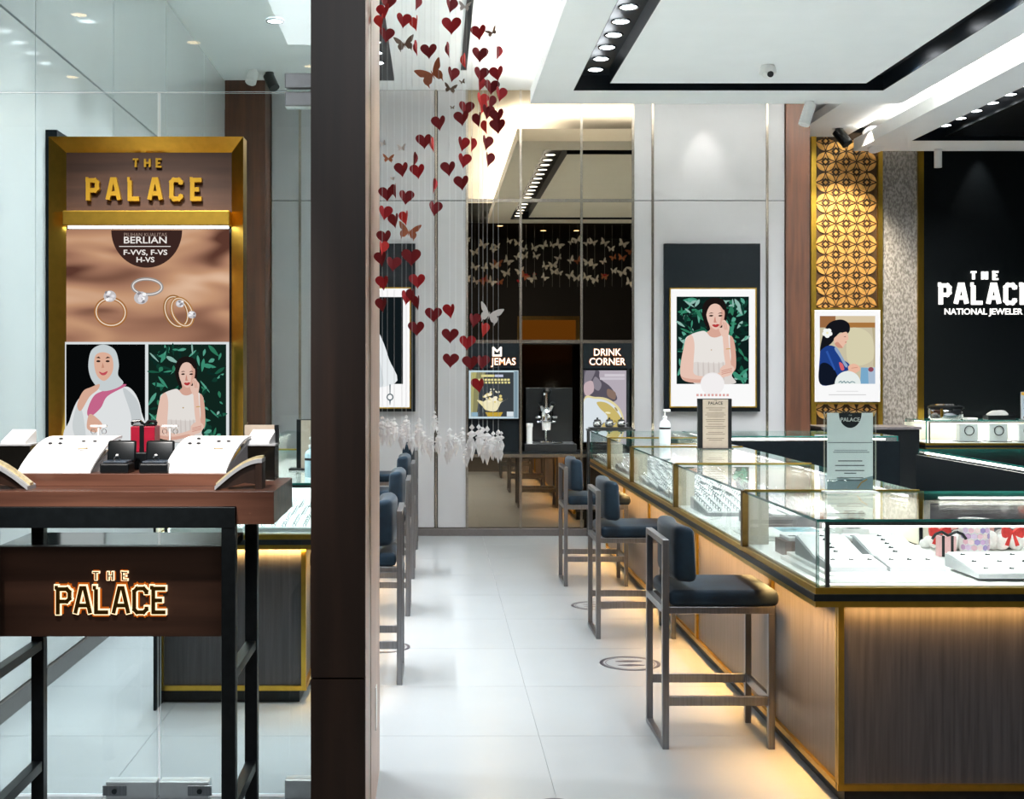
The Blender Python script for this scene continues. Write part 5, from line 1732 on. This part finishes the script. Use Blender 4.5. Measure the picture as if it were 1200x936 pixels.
# curved bracelet ramps at both ends
def ramp(label, x0, x1, y0, y1, z, flip=False):
    """low foot at x0 rising in an arc towards x1"""
    t = thing('bracelet_ramp', label, 'display ramp', ((x0 + x1) / 2, (y0 + y1) / 2, z), group='bracelet ramps')
    n = 12
    m, mt, ms = MB(), MB(), MB()
    pr = []
    for i in range(n + 1):
        u = i / n
        pr.append((x0 + (x1 - x0) * u, 0.012 + 0.082 * math.sin(math.pi / 2 * u), (y1 - y0) * 0.35 * u))
    for (xa, za, ya), (xb, zb, yb) in zip(pr, pr[1:]):
        q = lambda x, y, zz_: (x, y, z + zz_)
        mt.add([q(xa, y0 + ya, za), q(xb, y0 + yb, zb), q(xb, y1 + yb, zb), q(xa, y1 + ya, za),
                q(xa, y0 + ya, za - 0.012), q(xb, y0 + yb, zb - 0.012), q(xb, y1 + yb, zb - 0.012), q(xa, y1 + ya, za - 0.012)],
               [(0, 1, 2, 3), (7, 6, 5, 4), (0, 4, 5, 1), (3, 2, 6, 7), (1, 5, 6, 2), (0, 3, 7, 4)])
        w0, w1 = (y1 - y0) * 0.3, (y1 - y0) * 0.7
        ms.add([q(xa, y0 + ya + w0, za + 0.008), q(xb, y0 + yb + w0, zb + 0.008), q(xb, y0 + yb + w1, zb + 0.008), q(xa, y0 + ya + w1, za + 0.008),
                q(xa, y0 + ya + w0, za), q(xb, y0 + yb + w0, zb), q(xb, y0 + yb + w1, zb), q(xa, y0 + ya + w1, za)],
               [(0, 1, 2, 3), (0, 4, 5, 1), (3, 2, 6, 7), (1, 5, 6, 2), (0, 3, 7, 4)])
        m.add([q(xa, y0 + ya + 0.01, za - 0.012), q(xb, y0 + yb + 0.01, zb - 0.012), q(xb, y0 + yb + 0.01, max(0, zb - 0.075 if 2 < i < n else 0)), q(xa, y0 + ya + 0.01, max(0, za - 0.075))],
              [(0, 1, 2, 3)])
    mt.build('arc', PADSIDE, t)
    ms.build('bracelet', pmat('pale_gold_bracelet', '#d9c79a', 0.35, metal=0.4, var=0.15, scale=120), t)
    xe, ze, ye = pr[-1]
    box('end_support', DARKWOOD, t, min(xe, xe - 0.02 * (1 if x1 > x0 else -1)), max(xe, xe - 0.02 * (1 if x1 > x0 else -1)), y0 + ye, y1 + ye, z, z + ze - 0.012)
    m2 = MB()
    prof = [(xa, max(0.0, za - 0.012)) for xa, za, ya in pr] + [(pr[-1][0], 0.012), (pr[-1][0] * 0.5 + pr[3][0] * 0.5, 0.02), (pr[3][0], 0.006)]
    m2.prism(prof, lambda u, v, d: (u, y0 + 0.012 + (y1 - y0) * 0.35 * (u - x0) / (x1 - x0) + d, z + v), 0, 0.006)
    m2.build('side_cheek', DARKWOOD, t)
ramp('curved bracelet ramp with a pale gold bracelet on the podium end by the pillar', -0.675, -0.535, 3.77, 3.85, ZT)
ramp('curved bracelet ramp at the podium end cut by the picture edge', -1.245, -1.42, 3.77, 3.85, ZT)
# dark plinths with white boxes
for x0, x1, lab, card in ((-0.648, -0.535, 'dark mirrored plinth with a small white box at the podium end by the pillar', True),
                          (-1.46, -1.345, 'dark mirrored plinth with a small white box cut by the picture edge', False)):
    t = thing('display_plinth', lab, 'plinth', ((x0 + x1) / 2, 4.15, ZT), group='display plinths')
    box('block', pmat('dark_mirror_block', '#2b2a26', 0.12, metal=0.7, var=0.2, scale=8), t, x0, x1, 4.10, 4.21, ZT, ZT + 0.115, 0.002)
    box('cap', PADSIDE, t, x0 - 0.003, x1 + 0.003, 4.097, 4.213, ZT + 0.115, ZT + 0.121, 0.001)
    zc = ZT + 0.121
    MB().add([(x0 + 0.015, 4.11, zc), (x1 - 0.02, 4.11, zc), (x1 - 0.005, 4.18, zc), (x0 + 0.03, 4.18, zc),
              (x0 + 0.015, 4.11, zc + 0.008), (x1 - 0.02, 4.11, zc + 0.008), (x1 - 0.005, 4.18, zc + 0.045), (x0 + 0.03, 4.18, zc + 0.045)],
             [(3, 2, 1, 0), (4, 5, 6, 7), (0, 1, 5, 4), (1, 2, 6, 5), (2, 3, 7, 6), (3, 0, 4, 7)]).build('white_box', PAD, t)
    if card:
        box('card', KRAFT, t, x0 + 0.0, x1 - 0.01, 4.188, 4.192, zc, zc + 0.06)
        box('card_holder', BLACK, t, x1 - 0.01, x1 + 0.002, 4.17, 4.20, zc, zc + 0.06)

# ================================================================== hanging hearts, butterflies and crystals
def heart_outline(n=36):
    out = []
    for i in range(n):
        tt = 2 * math.pi * i / n
        x = 16 * math.sin(tt) ** 3
        y = 13 * math.cos(tt) - 5 * math.cos(2 * tt) - 2 * math.cos(3 * tt) - math.cos(4 * tt)
        out.append((x / 32, y / 32 * 0.9))
    return out


HEARTS = [(454, 2, 20, 'd'), (451, 12, 17, 'r'), (447, 24, 13, 'b'), (472, 23, 19, 'r'), (488, 26, 11, 'b'), (487, 2, 8, 'd'), (527, 5, 15, 'd'), (529, 29, 25, 'r'),
          (452, 40, 19, 'd'), (503, 59, 21, 'd'), (562, 37, 19, 'r'), (562, 63, 21, 'd'), (582, 60, 8, 'r'), (489, 55, 2, 'r'), (526.5, 57, 2, 'd'), (545.5, 70, 4, 'b'),
          (529, 86, 15, 'd'), (562.5, 86, 19, 'd'), (583.5, 85, 17, 'r'), (561.5, 97, 10, 'r'), (575, 101, 20, 'd'), (585, 109, 15, 'r'), (563, 116, 15, 'b'),
          (573.5, 118, 11, 'd'), (545.5, 126, 20, 'd'), (542, 137.5, 19, 'd'), (563.5, 124, 10, 'b'), (570, 130, 16, 'd'), (561.5, 139, 11, 'd'), (583.5, 135, 18, 'd'),
          (584, 147, 20, 'd'), (570.5, 147, 7, 'b'), (569, 166, 14, 'd'), (571.5, 185.5, 12, 'd'), (515.5, 143, 18, 'd'), (497.5, 164.5, 21, 'd'), (508.5, 168, 2, 'b'),
          (541, 167.5, 15, 'r'), (552, 168, 7, 'b'), (542.5, 187, 17, 'r'), (526.5, 196.5, 19, 'd'), (542, 213, 19, 'd'), (472, 197.5, 18, 'd'), (490.5, 199.5, 19, 'r'),
          (484.5, 185.5, 2, 'd'), (454, 226, 20, 'd'), (475, 230, 19, 'd'), (507.5, 216, 2, 'r'), (464, 222, 8, 'd'), (450, 248, 17, 'r'), (463.5, 257, 14, 'd'),
          (476, 254, 12, 'b'), (508.5, 243, 17, 'd'), (451.5, 277, 19, 'd'), (447, 289, 11, 'b'), (448, 302, 16, 'd'), (460, 308, 19, 'd'), (482, 300, 25, 'd'),
          (450, 330, 17, 'r'), (489.5, 328, 21, 'r'), (475.5, 347, 16, 'r'), (484, 345, 11, 'd'), (449, 356, 15, 'd'), (490, 353, 11, 'd'), (508, 367.5, 22, 'd'),
          (528.5, 363, 15, 'r'), (488.5, 383.5, 21, 'd'), (527.5, 392, 22, 'd'), (547, 400, 21, 'r'), (554, 374, 15, 'd'), (565.5, 385, 11, 'b'), (527.5, 421, 21, 'd'),
          (552, 424, 20, 'd'), (564, 423, 17, 'd'), (562, 450, 16, 'r')]
# (x, y, width, colour) of the card butterflies
BUTTER = [(474, 52, 25, 't'), (507, 87, 36, 'c'), (545, 8, 16, 'p'), (577, 38, 15, 't'), (527.5, 104, 16, 't'), (541.5, 96, 8, 't'), (530, 126, 6, 't'), (471, 173, 12, 'p'),
          (449, 168, 9, 'p'), (455, 186, 14, 'c'), (479, 272, 28, 'c'), (573, 369, 31, 'p'), (460, 209, 6, 'p')]
CRYSTALS = [(448, 487, 523), (454, 490, 525), (462, 489, 519), (471, 496, 529), (476, 486, 517), (483, 507, 533), (491, 489, 527), (498, 504, 532), (505, 509, 541), (509, 481, 507),
            (514, 505, 535), (527, 501, 543), (534, 507, 536), (542, 500, 527), (547, 520, 548), (553, 497, 540), (561, 497, 535), (566, 500, 543), (571, 499, 545), (578, 505, 540), (584, 503, 543)]
hol = heart_outline(40)
hr = [q for i, q in enumerate(hol) if i <= 20]


def make_heart(mat):
    m = MB()
    for s_ in (1, -1):
        m.prism([(s_ * x, y) for x, y in hr], lambda u, v, d: (u * 0.92, -abs(u) * 0.38 - d, v), 0.0, 0.014)
    return m.build('heart', mat, None)


wing = [(0.02, 0.02), (0.12, 0.16), (0.30, 0.30), (0.50, 0.36), (0.47, 0.22), (0.40, 0.08), (0.30, 0.02), (0.36, -0.06), (0.36, -0.18), (0.30, -0.28), (0.27, -0.38), (0.24, -0.27), (0.14, -0.24), (0.06, -0.12), (0.02, -0.04)]


def make_butterfly(mat):
    m = MB()
    wp = smooth_closed(wing, 3)
    for s_ in (1, -1):
        m.prism([(s_ * x, y) for x, y in wp], lambda u, v, d: (u * 0.95, -abs(u) * 0.32 - d, v), 0.0, 0.012)
    m.ell((0, -0.01, -0.02), 0.02, 0.02, 0.16, 8, 6)
    return m.build('butterfly', mat, None)


def make_crystal():
    """faceted drop, unit height, hanging point at the top"""
    m = MB()
    m.lathe([(0.004, -1.0), (0.11, -0.72), (0.16, -0.60), (0.06, -0.40), (0.02, -0.36)], n=7)
    m.lathe([(0.01, -0.37), (0.15, -0.29), (0.15, -0.25), (0.02, -0.17)], n=7)
    m.lathe([(0.01, -0.16), (0.09, -0.09), (0.01, 0.0)], n=6)
    return m.build('crystal', CRYS, None)


srcs = {'h': {'d': make_heart(DRED), 'r': make_heart(RED), 'b': make_heart(BRED)},
        'b': {'t': make_butterfly(TAUPE), 'c': make_butterfly(COPPER), 'p': make_butterfly(PALEC)}, 'c': make_crystal()}
rn = random.Random(21)
strands = []
order = ['first', 'second', 'third', 'fourth', 'fifth', 'sixth', 'seventh', 'eighth', 'ninth', 'tenth', 'eleventh', 'twelfth', 'thirteenth', 'fourteenth', 'fifteenth',
         'sixteenth', 'seventeenth', 'eighteenth', 'nineteenth', 'twentieth', 'last']
for i, (cx, t0, t1) in enumerate(CRYSTALS):
    Y = 4.36 + 0.12 * ((i * 7) % 5) / 4 + (0.0 if cx < 460 else 0.06)
    X = (cx - VX) / F * Y
    ztop = EYE - (t0 - VY) / F * Y
    st = thing('heart_strand', 'thread with a crystal drop in the heart mobile, %s from the pillar' % order[i], 'mobile', (X, Y, ztop), group='threads of the heart and crystal mobile')
    MB().cyl((X, Y, ztop), (X, Y, 4.32), 0.0005, n=5).build('thread', THREAD, st)
    h = (t1 - t0) / F * Y
    nsub = 2 if h > 0.09 else 1
    c = instance(srcs['c'], st, (X, Y, ztop), (0, 0, rn.uniform(0, 6)), (h * 0.85, h * 0.85, h))
    for q in range(nsub + 1):
        a_ = rn.uniform(0, 6.28)
        hh = h * rn.uniform(0.5, 0.7)
        instance(srcs['c'], st, (X + 0.011 * math.cos(a_), Y + 0.011 * math.sin(a_), ztop - h * rn.uniform(0.05, 0.4)), (0, 0, rn.uniform(0, 6)), (hh * 0.85, hh * 0.85, hh))
    strands.append((cx, Y, st))


def nearest(px):
    return min(strands, key=lambda s_: abs(s_[0] - px))


for px, py, wd, c in HEARTS:
    cx, Y, st = nearest(px)
    Y -= 0.004
    full = 21.5 if wd <= 21.5 else wd
    yaw = math.acos(min(1, max(0.06, wd / full)))
    sc = full / F * Y
    instance(srcs['h'][c], st, ((px - VX) / F * Y, Y, EYE - (py - VY) / F * Y - sc * 0.02), (0, 0, yaw * rn.choice((-1, 1))), (sc, sc, sc))
for px, py, wd, c in BUTTER:
    cx, Y, st = nearest(px)
    Y -= 0.006
    sc = wd / F * Y
    instance(srcs['b'][c], st, ((px - VX) / F * Y, Y, EYE - (py - VY) / F * Y), (R(rn.uniform(-15, 15)), R(rn.uniform(-25, 25)), rn.uniform(-0.5, 0.5)), (sc, sc, sc))

# butterflies over the entrance, seen in the mirror
k = 0
rn = random.Random(4)
for i in range(22):
    X = 0.35 + 0.145 * i + rn.uniform(-0.03, 0.03)
    Y = 3.2 + rn.uniform(-0.15, 0.2)
    st = thing('butterfly_strand', 'thread of pale card butterflies over the entrance, %s in the mirror' % (order + ['penultimate'])[i], 'mobile', (X, Y, 3.0), group='butterfly threads over the entrance')
    MB().cyl((X, Y, 3.0), (X, Y, 5.0), 0.001, n=5).build('thread', THREAD, st)
    for j in range(3):
        z = 3.70 - 0.27 * j + rn.uniform(-0.11, 0.11)
        sc = rn.uniform(0.12, 0.19)
        instance(srcs['b'][rn.choice('pppc')], st, (X + rn.uniform(-0.03, 0.03), Y, z), (0, R(rn.uniform(-40, 40)), math.pi + rn.uniform(-0.7, 0.7)), (sc, sc, sc))
    if rn.random() < 0.5:
        instance(srcs['h']['r'], st, (X, Y, 3.02 + rn.uniform(0, 0.2)), (0, 0, math.pi), (0.07, 0.07, 0.07))
for d in (srcs['h'], srcs['b']):
    for o in list(d.values()):
        bpy.data.objects.remove(o)
bpy.data.objects.remove(srcs['c'])

# lit shop fronts across the mall, seen only as reflections
for x0, x1, z0, z1, lab in ((2.2, 3.6, 1.8, 2.9, 'amber lit shop window across the mall'), (-3.6, -1.6, 0.6, 2.6, 'dim amber shop front across the mall')):
    t = thing('mall_shopfront', lab, 'shopfront', ((x0 + x1) / 2, -7.9, 0))
    box('frame', BRONZE, t, x0 - 0.1, x1 + 0.1, -7.99, -7.9, 0.0, z1 + 0.1)
    box('lit_pane', emat('amber_window', '#c97f2a', 0.2), t, x0, x1, -7.9, -7.89, z0, z1)
# unseen mall ceiling lamps, added to reflect in the mirror and glass
for i, (x, y) in enumerate(((0.6, -5), (1.5, -5), (2.6, -6), (3.4, -6), (-2.5, -3.5), (-3.4, -2.5), (-1.4, -4.5), (-4.2, -5))):
    t = thing('added_mall_lamp', 'added unseen warm downlight in the dark mall ceiling, number %s from the shop' % order[i], 'lamp', (x, y, 5.0), group='added mall lamps')
    MB().lathe([(0.07, -0.012), (0.07, 0.0)], (x, y, 5.0), 16).build('disc', emat('mall_lamp', '#ffd9a0', 8.0), t)
    MB().torus((x, y, 4.994), 0.08, 0.012, 'z', 16, 6).build('rim', CHROME, t)
